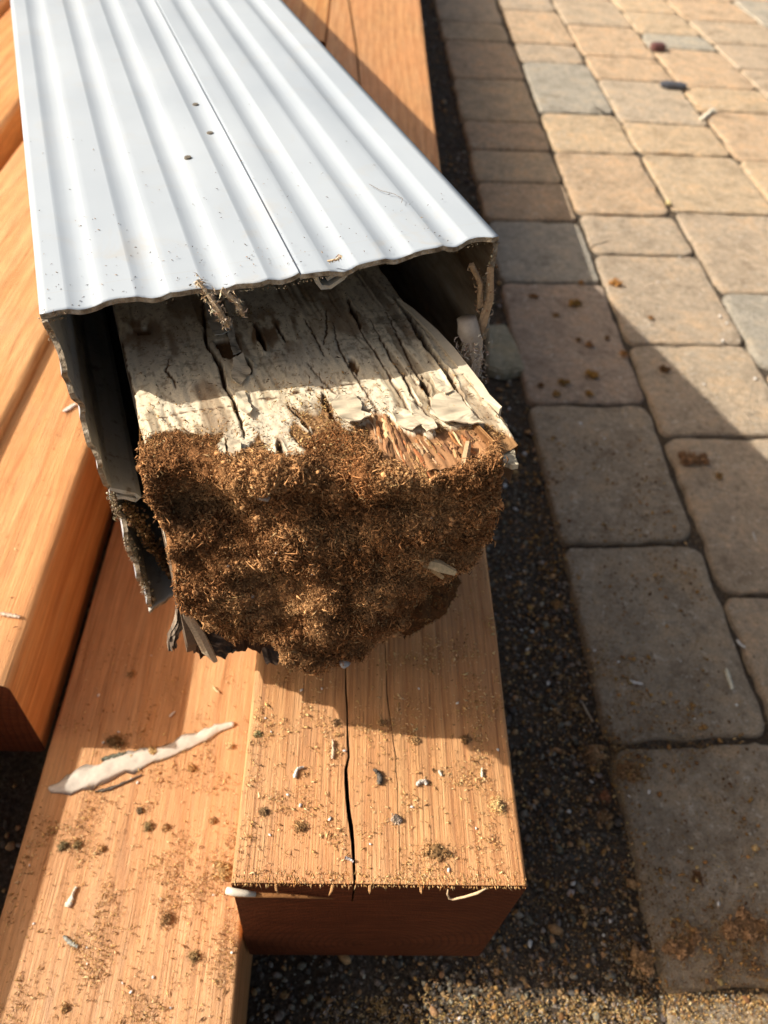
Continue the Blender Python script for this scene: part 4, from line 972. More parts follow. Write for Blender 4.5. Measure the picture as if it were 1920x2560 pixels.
# pale strip hanging off the right corner
hang = [(0.1341,-0.0129),(0.1404,-0.0141),(0.1398,-0.0212),(0.1370,-0.0312),(0.1320,-0.0461),(0.1300,-0.0455),(0.1279,-0.0429),(0.1263,-0.0385),(0.1293,-0.0258)]
o = flake(hang, .8, hang[0], 'hanging_strip', .0022, 'pale torn strip hanging off the right corner', (.62, .54, .38)); 
o.matrix_local = Matrix.Translation((0, 0, -.003)) 
V, F = tube([(.1365, -.012, -.0015), (.1385, -.018, -.001), (.1392, -.024, -.002)], [.0011, .0009, .0004], 6, .2)
obj('splinter', mesh('splinter', V, F, M_FRASS, np.tile([.55, .38, .2], (len(V), 1))), post)
def stick(p, q, r0, r1, col, name='splinter', **k):
    p, q = np.array(p), np.array(q)
    V, F = tube([tuple(p), tuple(p * .6 + q * .4 + [0, 0, .0006]), tuple(q)], [r0, (r0 + r1) * .6, r1], 5, .12)
    return obj(name, mesh(name, V, F, M_FRASS, np.tile(col, (len(V), 1))), post, **k)
stick([(0.1173,-0.0318)][0] + (.002,), [(0.1100,-0.0435)][0] + (-.002,), .0012, .0015, (.48, .33, .19))
# splinters and pale chips stuck in the face of the rot, on the lump surface
def on_lump(s, t, off=.001):
    a = int(t * (nr - 1)); b = int(s * (ncl - 1)); return LP[a, b] + LNm[a, b] * off
p = on_lump(.80, .80, .0015); q = on_lump(.89, .86, .006); stick(p, q, .0030, .0016, (.62, .46, .26), label='thick pale splinter low in the rot')
p = on_lump(.79, .79, .001); q = on_lump(.86, .86, .003); stick(p, q, .0016, .0012, (.54, .38, .2))
def rock(p, sz, col, name, parent, **k):
    V, F = stones(np.array([p]), np.array([sz]), np.random.default_rng(int(abs(p[0]) * 1e5)), .6)
    return obj(name, mesh(name, V, F, M_STONE, np.tile(col, (len(V), 1))), parent, **k)
rock(on_lump(.335, .30, .0012), .0050, (.36, .30, .25), 'grey_chip', post, label='grey chip bedded in the rot')
rock(on_lump(.385, .305, .0010), .0032, (.40, .33, .27), 'grey_chip', post)
rock(on_lump(.53, .985, .001), .0036, (.44, .42, .40), 'grey_chip', post, label='pale grey crumb at the lowest point')
for i, (s, t, z) in enumerate(((.25, .83, .0016), (.50, .80, .0010), (.62, .93, .0018), (.60, .62, .0009), (.93, .52, .0012), (.18, .70, .0009), (.72, .60, .0008), (.44, .72, .0009), (.80, .55, .0011), (.33, .63, .0008))):
    rock(on_lump(s, t, .0009), z, (.60, .54, .46), 'pale_crumb', post)

# --- blackened fragments of the shell that hang below the left corner
def charred(name, path, widths, label, seed, col=(.045, .035, .03)):
    r = np.random.default_rng(seed); V = []; C_ = []
    k = 9
    path = np.array(path)
    pts = catmull(path, 22); ws = np.interp(np.linspace(0, 1, 22), np.linspace(0, 1, len(widths)), widths)
    for i in range(22):
        for j in range(k * 2):
            if j < k: u = j / (k - 1) * 2 - 1; f = 1
            else: u = 1 - (j - k) / (k - 1) * 2; f = -1
            x = pts[i, 0] + u * ws[i] * (1 + .35 * vnoise(i * .5, u * 1.5 + seed, 0, seed))
            y = pts[i, 1] - f * (.0016 + .0013 * vnoise(u * 4 + seed, i * .35, 0, seed + 3)) + .001 * u * u
            z = pts[i, 2] + .0016 * vnoise(u * 3.2, seed, 0, seed + 5) * (1 if i > 18 else .2)
            V.append((x, float(y), float(z))); g = .5 + .5 * float(vnoise(u * 3, i * .8, 0, seed + 7))
            C_.append(np.array(col) * (.5 + 1.2 * g) if g < .78 else np.array([.30, .24, .18]) * g)
    F = []; m = 2 * k
    for i in range(21):
        for j in range(m): F.append((i * m + j, i * m + (j + 1) % m, (i + 1) * m + (j + 1) % m, (i + 1) * m + j))
    F.append(tuple(range(m))); F.append(tuple(21 * m + j for j in range(m)))
    return obj(name, recalc(mesh(name, V, F, M_STONE, np.array(C_))), post, label=label)
charred('blackened_shard', [(.010, -.002, -.088), (.013, -.003, -.110), (.0165, -.004, -.120), (.0185, -.004, -.128)], [.006, .0075, .007, .005], 'black jagged shard under the left corner', 3)
charred('blackened_shard', [(.018, .004, -.095), (.029, .003, -.108), (.036, .000, -.117), (.040, -.004, -.130), (.0415, -.006, -.141)], [.008, .009, .008, .006, .0045], 'black and grey shard nearest the cracked timber', 5)
charred('blackened_shard', [(.003, .0, -.088), (.0005, .0, -.100), (-.004, .0, -.110), (-.0055, .0, -.118)], [.0025, .0022, .0024, .0016], 'small pale shard at the far left', 7, (.12, .09, .065))
charred('blackened_shard', [(.016, .012, -.100), (.036, .012, -.120), (.058, .010, -.130)], [.012, .015, .010], 'dark remnant under the rot, added to block the sun', 9)  # shaped wide and low to stop sun leaking under the rot
V, F = tube([(.0020, -.010, -.070), (.0035, -.011, -.085), (.007, -.010, -.100), (.0095, -.009, -.116), (.0125, -.008, -.126)], [.0016, .0022, .0026, .0024, .0012], 7, .2)
obj('pale_shell_edge', mesh('pale_shell_edge', V, F, M_FRASS, np.tile([.50, .42, .30], (len(V), 1))), post, label='pale torn paint shell at the left corner')
# added slabs that block sun below; the dark crumbling remnant on the lower right, behind the face
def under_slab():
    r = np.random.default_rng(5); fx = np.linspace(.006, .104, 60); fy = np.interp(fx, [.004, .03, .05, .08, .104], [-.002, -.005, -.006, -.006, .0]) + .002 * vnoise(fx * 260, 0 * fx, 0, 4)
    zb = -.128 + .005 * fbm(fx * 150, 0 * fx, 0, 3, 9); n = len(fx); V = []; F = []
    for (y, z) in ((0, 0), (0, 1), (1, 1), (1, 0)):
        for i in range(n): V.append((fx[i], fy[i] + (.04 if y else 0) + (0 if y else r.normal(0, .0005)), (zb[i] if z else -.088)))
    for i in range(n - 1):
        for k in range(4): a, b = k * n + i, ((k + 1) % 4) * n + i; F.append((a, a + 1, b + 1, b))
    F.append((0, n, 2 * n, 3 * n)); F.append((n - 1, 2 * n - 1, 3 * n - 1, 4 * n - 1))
    return recalc(mesh('sun_block_slab', V, F, M_FRASS, np.tile([.06, .036, .024], (len(V), 1))))
obj('sun_block_slab', under_slab(), post, label='dark slab added under the rot to block the sun')
def side_shell():  # left shell carried down so that it casts shadow on the timber
    r = np.random.default_rng(6); y = np.linspace(-.012, .07, 60); zb = np.interp(y, [-.012, -.008, .0, .012, .03, .07], [-.092, -.108, -.123, -.138, -.152, -.150]) + .004 * fbm(y * 190, 0 * y, 0, 3, 11)
    V = []; F = []; n = len(y)
    for (x, top_) in ((.0012, 1), (.0012, 0), (.0052, 0), (.0052, 1)):
        for i in range(n): V.append((x + .0008 * float(vnoise(i * .6, top_, x * 900, 3)), y[i], -.07 if top_ else zb[i]))
    for i in range(n - 1):
        for k in range(4): a, b = k * n + i, ((k + 1) % 4) * n + i; F.append((a, a + 1, b + 1, b))
    F.append((0, n, 2 * n, 3 * n)); F.append((n - 1, 2 * n - 1, 3 * n - 1, 4 * n - 1))
    return recalc(mesh('paint_shell', V, F, M_FRASS, np.tile([.16, .12, .085], (len(V), 1))))
obj('paint_shell', side_shell(), post, label='torn dirty shell of the left side hanging down, shaped to block the sun')
def deep_slab():  # second added slab, lower and farther back, keeps sun off the timber
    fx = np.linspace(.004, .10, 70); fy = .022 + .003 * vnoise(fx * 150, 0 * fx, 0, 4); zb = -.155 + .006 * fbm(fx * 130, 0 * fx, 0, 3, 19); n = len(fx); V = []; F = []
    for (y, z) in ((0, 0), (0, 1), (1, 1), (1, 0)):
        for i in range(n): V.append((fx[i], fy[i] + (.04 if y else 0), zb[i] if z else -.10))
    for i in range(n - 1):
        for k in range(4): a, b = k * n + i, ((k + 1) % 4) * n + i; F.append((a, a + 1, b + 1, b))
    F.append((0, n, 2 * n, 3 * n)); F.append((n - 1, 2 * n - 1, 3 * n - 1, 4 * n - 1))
    return recalc(mesh('sun_block_slab', V, F, M_FRASS, np.tile([.05, .03, .02], (len(V), 1))))
obj('sun_block_slab', deep_slab(), post, label='deeper dark slab added under the post to block the sun')
def remnant():
    r = np.random.default_rng(77); bm = bmesh.new(); bmesh.ops.create_icosphere(bm, subdivisions=5, radius=1)
    V = np.array([v.co[:] for v in bm.verts]); Fm = [tuple(v.index for v in f.verts) for f in bm.faces]; bm.free()
    d = 1 + .22 * fbm(V[:, 0] * 2, V[:, 1] * 2, V[:, 2] * 2, 3, 5) + .12 * fbm(V[:, 0] * 6, V[:, 1] * 6, V[:, 2] * 2, 3, 6)
    V = V * d[:, None] * [.024, .018, .027]; V = V + [.1085, -.010, -.100]
    k = r.integers(0, len(V), 6500); P = V[k]; N = P - V.mean(0); L = np.clip(r.lognormal(np.log(.0014), .45, len(k)), .0006, .005)
    v2, f2 = slivers(P, N, L, L * r.uniform(.08, .2, len(k)), r, .8, .5)
    col = np.concatenate([np.tile([.10, .05, .022], (len(V), 1)), np.repeat(pick(len(k), [(.30, .16, .06), (.14, .07, .03), (.05, .03, .02), (.42, .27, .12)], [4, 4, 3, 1], r), 5, 0)])
    return mesh('hollow_remnant', np.concatenate([V, v2]), Fm + [tuple(f + len(V)) for f in f2], M_FRASS, col)
obj('hollow_remnant', remnant(), post, label='dark broken remnant behind the lower right of the rot')

# ------------------------------------------------------------------ things lying about
def world_at(kind, p): return {'B1': .1465, 'B2': .0425, 'G': -.0355, 'GR': -.045, 'A': .1141}[kind]
def sawdust_on(zt, poly_fn, n, rng, dens, sizes=(.0011, .4), palette=FRASS, wts=(4, 4, 2, 3, .7), name='sawdust', label='', nudge=.0):
    x, y = poly_fn(n); d = dens(x, y); k = rng.uniform(0, 1, n) < d; x, y = x[k], y[k]; n = len(x)
    z = zt(x, y) if callable(zt) else np.full(n, zt)
    L = np.clip(rng.lognormal(np.log(sizes[0]), sizes[1], n), .0004, .005); W = L * rng.uniform(.09, .2, n)
    V, F = slivers(np.column_stack([x, y, z]), np.tile([0, 0, 1.], (n, 1)), L, W, rng, .25, .7)
    return obj(name, mesh(name, V, F, M_FRASS, np.repeat(pick(n, palette, wts, rng), 5, 0)), kind='stuff', label=label, category='sawdust')
LIGHT = [(.66, .42, .17), (.74, .54, .28), (.50, .29, .11), (.30, .16, .06), (.12, .07, .035)]
rg = np.random.default_rng(31)
clump_n = lambda x, y, s, sd: sstep(-.2, .7, fbm(x * s, y * s, 0, 3, sd))
crk_x = lambda y: np.interp(y, main[0], main[1])
sawdust_on(.1465, lambda n: (rg.uniform(-.043, .0945, n), rg.uniform(.109, .30, n)), 20000, rg,
           lambda x, y: (.15 + 1.1 * clump_n(x, y, 75, 3) ** 1.6) * np.where(np.abs(x - crk_x(y)) < .0022, 0, 1) * np.interp(y, [.1, .2, .3], [.9, .7, .3]), (.0014, .42), LIGHT, (5, 4, 3, 2, .6), label='sawdust sprinkled on the cracked timber below the rot')
sawdust_on(.0425, lambda n: (rg.uniform(-.180, -.0485, n), rg.uniform(.03, .30, n)), 34000, rg,
           lambda x, y: (.12 + 1.1 * clump_n(x, y, 55, 5) ** 1.6) * np.interp(y, [.03, .12, .19, .3], [1.0, .9, .4, .12]), (.0014, .42), LIGHT, (3, 3, 4, 4, 1.4), label='sawdust covering the low flat timber in front')
sawdust_on(.1141, lambda n: (rg.uniform(-.258, -.195, n), rg.uniform(.225, .5, n)), 500, rg, lambda x, y: .3 + .4 * clump_n(x, y, 60, 7), (.0014, .4), FRASS, (3, 1, 4, .5, 3), label='sparse dark crumbs on the upright orange timber')
gz = lambda x, y: np.where(x > .219 - .024 * y, -.0340 + rg.uniform(-.0006, .0006, len(x)), GZ + rg.uniform(.0025, .0052, len(x)))
def gden(x, y):
    d = .10 + .25 * clump_n(x, y, 40, 9)
    d += .75 * np.exp(-((x - (.222 - .022 * y)) / .010) ** 2) * np.interp(y, [.1, .5, .9], [1, .6, .1])
    d += 1.2 * np.exp(-((x - .30) / .07) ** 2 - ((y - .115) / .035) ** 2) + .9 * np.exp(-((x - .18) / .06) ** 2 - ((y - .075) / .018) ** 2) * clump_n(x, y, 60, 12)
    d += .5 * np.exp(-((x - .16) / .04) ** 2 - ((y - .15) / .04) ** 2)
    d += 1.1 * np.exp(-((x - .235) / .014) ** 2 - ((y - .150) / .012) ** 2) + .8 * np.exp(-((x - .212) / .010) ** 2 - ((y - .235) / .02) ** 2) + .5 * np.exp(-((x - (.225 - .022 * y)) / .02) ** 2) * clump_n(x, y, 55, 22) * np.interp(y, [.1, .5], [1, .3])
    d += .7 * np.exp(-((x - .235) / .012) ** 2 - ((y - .252) / .014) ** 2)
    return d * np.interp(y, [.4, 1.0], [1, .25])
sawdust_on(gz, lambda n: (rg.uniform(-.04, .42, n), rg.uniform(.05, .62, n)), 52000, rg, gden, (.0013, .42), [(.46, .29, .13), (.58, .42, .22), (.33, .19, .085), (.22, .125, .06), (.10, .06, .035)], (4, 3, 4, 3, 1), label='brown sawdust drifted over the gravel and the near pavers')
def nden(x, y):
    e = x - (.222 - .022 * y)
    return .07 + .25 * clump_n(x, y, 45, 29) + .6 * np.exp(-((e + .012) / .014) ** 2) * clump_n(x, y, 50, 33) + .9 * np.exp(-((x - .275) / .045) ** 2 - ((y - .118) / .028) ** 2) * (.35 + .65 * clump_n(x, y, 70, 35)) + .9 * np.exp(-((x - .228) / .016) ** 2 - ((y - .250) / .014) ** 2) + .5 * np.exp(-((y - .085) / .018) ** 2) * clump_n(x, y, 60, 37)
sawdust_on(gz, lambda n: (rg.uniform(.06, .315, n), rg.uniform(.06, .36, n)), 62000, rg, nden, (.0016, .45), [(.46, .29, .13), (.56, .40, .20), (.33, .19, .085), (.20, .11, .055), (.10, .06, .035)], (4, 2.5, 4, 3, 1), label='thick brown sawdust patches on the nearest pavers and the gravel beside them')
def crumb_field():
    r = np.random.default_rng(63); n = 30000; x = r.uniform(.06, .34, n); y = r.uniform(.06, .62, n)
    d = nden(x, y) * 1.0 + .12 * clump_n(x, y, 30, 15) * (y > .3); k = r.uniform(0, 1, n) < d; x, y = x[k], y[k]; n = len(x)
    S = np.clip(r.lognormal(np.log(.00075), .5, n), .0003, .0030)
    V, F = stones(np.column_stack([x, y, gz(x, y) - .0004 + S * .2]), S, r, .7)
    return mesh('sawdust', V, F, M_FRASS, np.repeat(pick(n, [(.38, .21, .075), (.27, .15, .055), (.17, .09, .04), (.50, .33, .15)], [4, 4, 3, 2], r), len(ICO_V), 0))
obj('sawdust', crumb_field(), kind='stuff', label='coarse brown crumbs mixed into the sawdust on the shaded pavers and gravel', category='sawdust')
sawdust_on(gz, lambda n: (rg.uniform(.0, .30, n), rg.uniform(.066, .094, n)), 9000, rg, lambda x, y: .45 + .55 * clump_n(x, y, 80, 19), (.0016, .45), [(.62, .40, .15), (.68, .50, .26), (.45, .26, .09), (.5, .47, .42), (.12, .08, .04)], (4, 4, 3, 2, 1), label='dense sunlit sawdust on the ground at the bottom edge of the picture')
sawdust_on(lambda x, y: np.full(len(x), -.0338), lambda n: (rg.uniform(.225, .5, n), rg.uniform(.55, .9, n)), 1800, rg, lambda x, y: .5 * clump_n(x, y, 30, 15), (.0016, .5), [(.50, .28, .10), (.30, .16, .06), (.6, .4, .2)], (3, 3, 1), label='thin rusty sawdust on the middle pavers')

# clumps of frass, each a thing
_cseed = [200]
def clump(x, y, z, r, label, col=(.26, .15, .065), flat=.75, sx=1.0, ang=0):
    _cseed[0] += 1; rr = np.random.default_rng(_cseed[0])
    bm = bmesh.new(); bmesh.ops.create_icosphere(bm, subdivisions=3, radius=1)
    V = np.array([v.co[:] for v in bm.verts]); Fm = [[v.index for v in f.verts] for f in bm.faces]; bm.free()
    d = 1 + .35 * fbm(V[:, 0] * 1.6 + _cseed[0], V[:, 1] * 1.6, V[:, 2] * 1.6, 3, 3)
    V = V * d[:, None] * [r * sx * .78, r * .78, r * flat * .9]; V[:, 2] = np.maximum(V[:, 2], -r * flat * .35)
    if r > .0033:
        parts = [V]; Fs = [Fm]
        for q in range(5):
            a = rr.uniform(0, 6.283); rad = r * rr.uniform(.28, .5); o_ = np.array([math.cos(a) * r * sx * rr.uniform(.5, 1.05), math.sin(a) * r * rr.uniform(.5, 1.0), rr.uniform(-.1, .35) * r * flat])
            W = V / [r * sx, r, r * flat] * rad; W = W[:, [1, 0, 2]] + o_; Fs.append([[i + len(V) * (q + 1) for i in f] for f in Fm]); parts.append(W)
        V = np.concatenate(parts); Fm = [f for g in Fs for f in g]
    n = int(110 + 190 * (r / .004) ** 2); n = min(n, 1100)
    k = rr.integers(0, len(V), n); P = V[k]; N = P / (np.linalg.norm(P, axis=1, keepdims=True) + 1e-9); N[:, 2] += .3
    L = rr.uniform(.0009, .0026, n) * max(1, min(2, r / .0035)); v2, f2 = slivers(P * rr.uniform(1.0, 1.25, (n, 1)), N, L, L * rr.uniform(.12, .25, n), rr, .9, .4)
    # a few crumbs round its foot
    m = n // 3; a = rr.uniform(0, 6.283, m); q = r * rr.uniform(.9, 2.0, m); P3_ = np.column_stack([np.cos(a) * q * sx, np.sin(a) * q, np.full(m, -r * flat * .3)])
    L3 = rr.uniform(.0007, .0018, m); v3, f3 = slivers(P3_, np.tile([0, 0, 1.], (m, 1)), L3, L3 * .16, rr, .2, .5)
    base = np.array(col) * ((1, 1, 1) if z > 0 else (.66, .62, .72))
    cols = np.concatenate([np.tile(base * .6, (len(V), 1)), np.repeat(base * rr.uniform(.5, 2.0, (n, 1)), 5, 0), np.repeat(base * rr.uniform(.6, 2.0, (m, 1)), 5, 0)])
    FF = [tuple(f) for f in Fm] + [tuple(f + len(V)) for f in f2] + [tuple(f + len(V) + len(v2)) for f in f3]
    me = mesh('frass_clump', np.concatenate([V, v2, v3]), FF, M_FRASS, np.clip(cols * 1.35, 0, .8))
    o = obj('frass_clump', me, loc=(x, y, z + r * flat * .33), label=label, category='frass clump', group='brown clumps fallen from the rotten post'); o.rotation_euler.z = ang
    return o
def place(kind, pts, z, rows):
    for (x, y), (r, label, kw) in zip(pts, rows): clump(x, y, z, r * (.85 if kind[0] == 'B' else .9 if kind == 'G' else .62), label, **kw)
K = dict
place('B1', [(0.0519,0.1229),(-0.0144,0.1342),(0.0846,0.1463),(0.0017,0.1893),(0.0440,0.1799),(0.0710,0.1811),(-0.0324,0.1414),(0.0330,0.1387),(0.0256,0.1899),(-0.0392,0.1818)], .146,
      [(.0042, 'brown clump nearest the cut end of the cracked timber, casting a pointed shadow', K(sx=1.5)), (.0027, 'small brown clump left of the open crack towards the cut end', {}), (.0034, 'tan crumbly clump near the right edge of the cracked timber', K(col=(.42, .27, .12))),
       (.0016, 'tiny dark clump just left of the crack below the rot', K(col=(.14, .08, .04))), (.0022, 'brown crumb at the jagged shadow edge right of the crack', {}), (.0022, 'dark crumb lying in the shadow near the right edge of the cracked timber', K(col=(.16, .09, .04))),
       (.0016, 'dark crumb towards the left arris of the cracked timber', K(col=(.16, .10, .05))), (.0019, 'greyish crumb in the middle of the cracked timber top', K(col=(.25, .20, .15))), (.0014, 'tiny brown crumb between the crack and the fine check', {}), (.0014, 'tiny olive crumb by the upper left of the cracked timber', K(col=(.2, .17, .08)))])
place('B2', [(-0.1098,0.1688),(-0.1579,0.1568),(-0.1496,0.1575),(-0.0900,0.1176),(-0.0614,0.1443),(-0.0720,0.0989),(-0.1169,0.1786),(-0.1416,0.2225),(-0.0895,0.2060),(-0.1350,0.1554),(-0.1158,0.2165),(-0.0668,0.2215),(-0.1413,0.2725),(-0.1355,0.0743),(-0.0993,0.1683),(-0.0715,0.1728)], .042,
      [(.0026, 'dark clump in the middle of the low flat timber above a lone white dot', K(col=(.16, .11, .05))), (.0026, 'left of two dark clumps on the left part of the low flat timber', K(col=(.16, .12, .06))), (.0020, 'right of two dark clumps on the left part of the low flat timber', K(col=(.16, .11, .05))),
       (.0036, 'round brown clump low on the flat timber', K(col=(.19, .11, .05))), (.0040, 'tan clump against the foot of the cracked timber', K(col=(.34, .21, .09))), (.0026, 'dark clump near the right edge of the low flat timber', K(col=(.17, .11, .05))),
       (.0016, 'small black crumb under the middle of the white strip', K(col=(.10, .07, .04))), (.0042, 'dark frass pile above the white strip at the shadow edge', K(col=(.15, .09, .04), sx=1.4)), (.0026, 'orange brown crumb below the right half of the white strip', K(col=(.3, .16, .06))),
       (.0020, 'loose brown crumb between the two dark clumps and the middle of the flat timber', {}), (.0034, 'tan frass lump sitting on the middle of the white strip', K(col=(.36, .23, .10))), (.0020, 'tan crumb by the right tip of the white strip', K(col=(.45, .30, .15))),
       (.0024, 'faint brown crumb in the shaded part of the low flat timber', {}), (.0020, 'brown crumb at the bottom of the picture on the flat timber', {}), (.0020, 'brown crumb right of the middle clump on the flat timber', {}), (.0018, 'brown crumb close to the cracked timber, level with the middle clump', {})])
RU = (.34, .19, .07)
place('G', [(0.2977,0.8739),(0.2993,0.7859),(0.2915,0.7264),(0.2545,0.7105),(0.3401,0.7714),(0.2820,0.6923),(0.2437,0.8873),(0.2270,0.7037),(0.2437,0.6890),(0.2876,0.7959),(0.3252,0.8027),(0.2674,0.8472),(0.3837,0.7435),(0.3759,0.5908),(0.3616,0.9283),(0.3141,0.9258),(0.3932,0.8525),(0.3983,0.5668)], -.0338,
      [(.0060, 'long ochre clump at the top of the tan shaded paver', K(col=(.36, .22, .06), sx=1.7)), (.0042, 'ochre lump in the centre of the tan shaded paver', K(col=RU)), (.0058, 'big ochre lump low on the tan shaded paver', K(col=(.38, .23, .06), sx=1.3)), (.0050, 'dark ochre lump low left on the tan shaded paver', K(col=(.3, .19, .06))),
       (.0044, 'rusty lump at the right edge of the tan shaded paver', K(col=(.42, .22, .07))), (.0040, 'bright ochre crumb at the bottom middle of the tan shaded paver', K(col=(.46, .27, .07))), (.0040, 'rusty crumb in the upper left of the tan shaded paver', K(col=RU, sx=1.5)), (.0036, 'dark crumb at the lower left of the tan shaded paver', K(col=(.2, .12, .05))),
       (.0042, 'ochre crumb in the lower left corner of the tan shaded paver', K(col=(.35, .22, .07))), (.0030, 'small dark crumb above the centre of the tan shaded paver', K(col=(.22, .13, .05))), (.0028, 'small dark crumb right of centre on the tan shaded paver', K(col=(.22, .13, .05))), (.0036, 'faint ochre smear left of centre on the tan shaded paver', K(col=(.32, .2, .07), flat=.3)),
       (.0048, 'dark lump in the shade next to the slanting sunlight edge', K(col=(.2, .12, .05), sx=1.3)), (.0098, 'largest twisted clump on the shaded pavers', K(col=(.30, .18, .08), sx=1.5, flat=.45)), (.0058, 'sunlit orange clump at the joint corner', K(col=(.50, .26, .07), sx=1.4)), (.0034, 'orange crumb beside the joint at the grey shaded paver', K(col=(.44, .24, .07))),
       (.0034, 'brown crumb on the sunlit paver near the shadow edge', K(col=(.3, .17, .06), flat=.4)), (.0040, 'ochre crumb below the largest twisted clump', K(col=(.34, .22, .08)))])
place('GR', [(0.1998,0.3965),(0.2050,0.2545),(0.2317,0.2421),(0.2081,0.2238),(0.2033,0.2082),(0.2635,0.1655),(0.2891,0.1345),(0.2406,0.1230),(0.2126,0.1119)], -.0365,
      [(.0058, 'ochre tuft on the gravel beside the large paver', K(col=(.36, .22, .08))), (.0090, 'bushy frass clump on the gravel by the paver corner', K(col=(.36, .23, .10))), (.0100, 'frass pile on the top left corner of the nearest paver', K(col=(.28, .17, .07), flat=.35, sx=1.2)), (.0050, 'reddish clump tucked in at the nearest paver', K(col=(.30, .14, .06))),
       (.0060, 'brown clump below the reddish one at the edge of the nearest paver', K(col=(.30, .19, .08))), (.0060, 'dark mound in the middle of the nearest paver', K(col=(.22, .12, .05), flat=.35)), (.0150, 'wide frass heap at the right of the nearest paver', K(col=(.34, .21, .09), flat=.3, sx=1.8)), (.0110, 'frass heap at the lower left of the nearest paver', K(col=(.34, .21, .09), flat=.3, sx=1.5)), (.0080, 'frass tuft where gravel meets the nearest paver bottom', K(col=(.38, .25, .11), flat=.5))])

# the long white peeled strip on the flat timber
def strip_thing(pts, wid, z, name, label, cat, col, thick=.0014, arch=.0015, grp=None):
    pts = catmull(np.array(pts), 40); w = np.interp(np.linspace(0, 1, 40), np.linspace(0, 1, len(wid)), wid); V = []; C_ = []
    prof = [(-1, 0), (-.6, .8), (0, 1.0), (.55, .7), (1, .1), (.6, -.1), (0, -.05), (-.6, -.1)]
    for i, (x, y) in enumerate(pts):
        d = pts[min(i + 1, 39)] - pts[max(i - 1, 0)]; d /= np.linalg.norm(d) + 1e-9; n = np.array([-d[1], d[0]])
        for u, h in prof:
            ww = w[i] * (1 + .32 * float(vnoise(i * .8, u * 3, 0, 5)))
            V.append((x + n[0] * u * ww, y + n[1] * u * ww, z + .0003 + arch * h * (.75 + .6 * float(vnoise(i * .45, u * 2, 0, 6)) + .3 * float(vnoise(i * 1.7, u * 5, 0, 9)))))
            C_.append(np.array(col) * (1 + .2 * float(vnoise(i * 1.1, u * 4, 0, 8))))
    k = len(prof); F = []
    for i in range(39):
        for j in range(k): F.append((i * k + j, i * k + (j + 1) % k, (i + 1) * k + (j + 1) % k, (i + 1) * k + j))
    F.append(tuple(range(k))); F.append(tuple(39 * k + j for j in range(k)))
    V = np.array(V); c = V.mean(0); c[2] = z
    me = recalc(mesh(name, V - c, F, M_PAINTCHIP, np.array(C_), smooth=True))
    o = obj(name, me, loc=tuple(c), label=label, category=cat)
    if grp: o['group'] = grp
    return o
strip_thing([(-0.1753,0.1913),(-0.1671,0.1927),(-0.1564,0.1972),(-0.1424,0.2037),(-0.1268,0.2104),(-0.1153,0.2139),(-0.1038,0.2187),(-0.0922,0.2242),(-0.0818,0.2299),(-0.0747,0.2341),(-0.0659,0.2371)], [.0015, .0052, .0072, .0078, .0070, .0062, .0058, .0054, .0050, .0034, .0018], .0422, 'peeled_strip', 'long curved white peeled strip lying across the low flat timber', 'peeled strip', (.56, .49, .40), arch=.0016)
strip_thing([(-0.1464,0.1900),(-0.1396,0.1914),(-0.1310,0.1952),(-0.1201,0.2010)], [.0006, .0012, .0010, .0005], .0422, 'bark_sliver', 'thin dark bark sliver below the left half of the white strip', 'bark sliver', (.10, .08, .06), arch=.001)
strip_thing([(-0.1476,0.2106),(-0.1397,0.2133),(-0.1328,0.2154)], [.0012, .0018, .0010], .0422, 'bark_sliver', 'dark grey green flake above the left half of the white strip', 'bark sliver', (.12, .12, .08), arch=.001)
strip_thing([(-0.1468,0.1232),(-0.1458,0.1267),(-0.1452,0.1308),(-0.1443,0.1339)], [.0020, .0018, .0008, .0010], .0425, 'paint_chip', 'pale tapering chip in the lower left of the flat timber', 'paint chip', (.66, .60, .48), arch=.0012)
strip_thing([(-0.1448,0.1084),(-0.1403,0.1051),(-0.1359,0.1031)], [.0008, .0014, .0010], .0425, 'paint_chip', 'grey slanted chip below the pale tapering one', 'paint chip', (.34, .33, .27), arch=.001)
strip_thing([(-0.0833,0.2645),(-0.0809,0.2616),(-0.0787,0.2599)], [.0007, .0009, .0006], .0425, 'curl', 'cream curl in the sunlit notch beside the shadow', 'curl', (.72, .56, .30), arch=.0012)
strip_thing([(-0.1095,0.2413),(-0.1080,0.2433),(-0.1063,0.2451)], [.0007, .0008, .0005], .0425, 'paint_chip', 'small white dash in the shaded part of the flat timber', 'paint chip', (.62, .58, .55), arch=.0006)
strip_thing([(-0.2094,0.2726),(-0.2020,0.2714),(-0.1964,0.2702)], [.0010, .0016, .0012], .1143, 'bark_sliver', 'pale flat sliver on the top edge of the upright orange timber', 'bark sliver', (.58, .44, .32), arch=.001)
strip_thing([(-0.2186,0.4600),(-0.2152,0.4649),(-0.2117,0.4694)], [.0014, .0020, .0016], .1143, 'paint_chip', 'pinkish white chip on the upright timber near the torn sleeve edge', 'paint chip', (.72, .62, .55), arch=.001)
strip_thing([(0.0007,0.1689),(0.0009,0.1741),(0.0005,0.1794)], [.0008, .0009, .0006], .1465, 'wood_sliver', 'straight tan sliver lying just left of the open crack', 'wood sliver', (.55, .40, .26), arch=.001)
strip_thing([(-0.0181,0.1583),(-0.0176,0.1613),(-0.0167,0.1631),(-0.0138,0.1642)], [.0010, .0009, .0008, .0004], .1465, 'curl', 'white comma shaped curl left of the crack', 'curl', (.74, .68, .58), arch=.0016)
strip_thing([(0.0249,0.1556),(0.0254,0.1591),(0.0240,0.1621),(0.0220,0.1636)], [.0012, .0016, .0012, .0005], .1465, 'bark_sliver', 'dark curved flake beside the small knot', 'bark sliver', (.09, .075, .06), arch=.002)
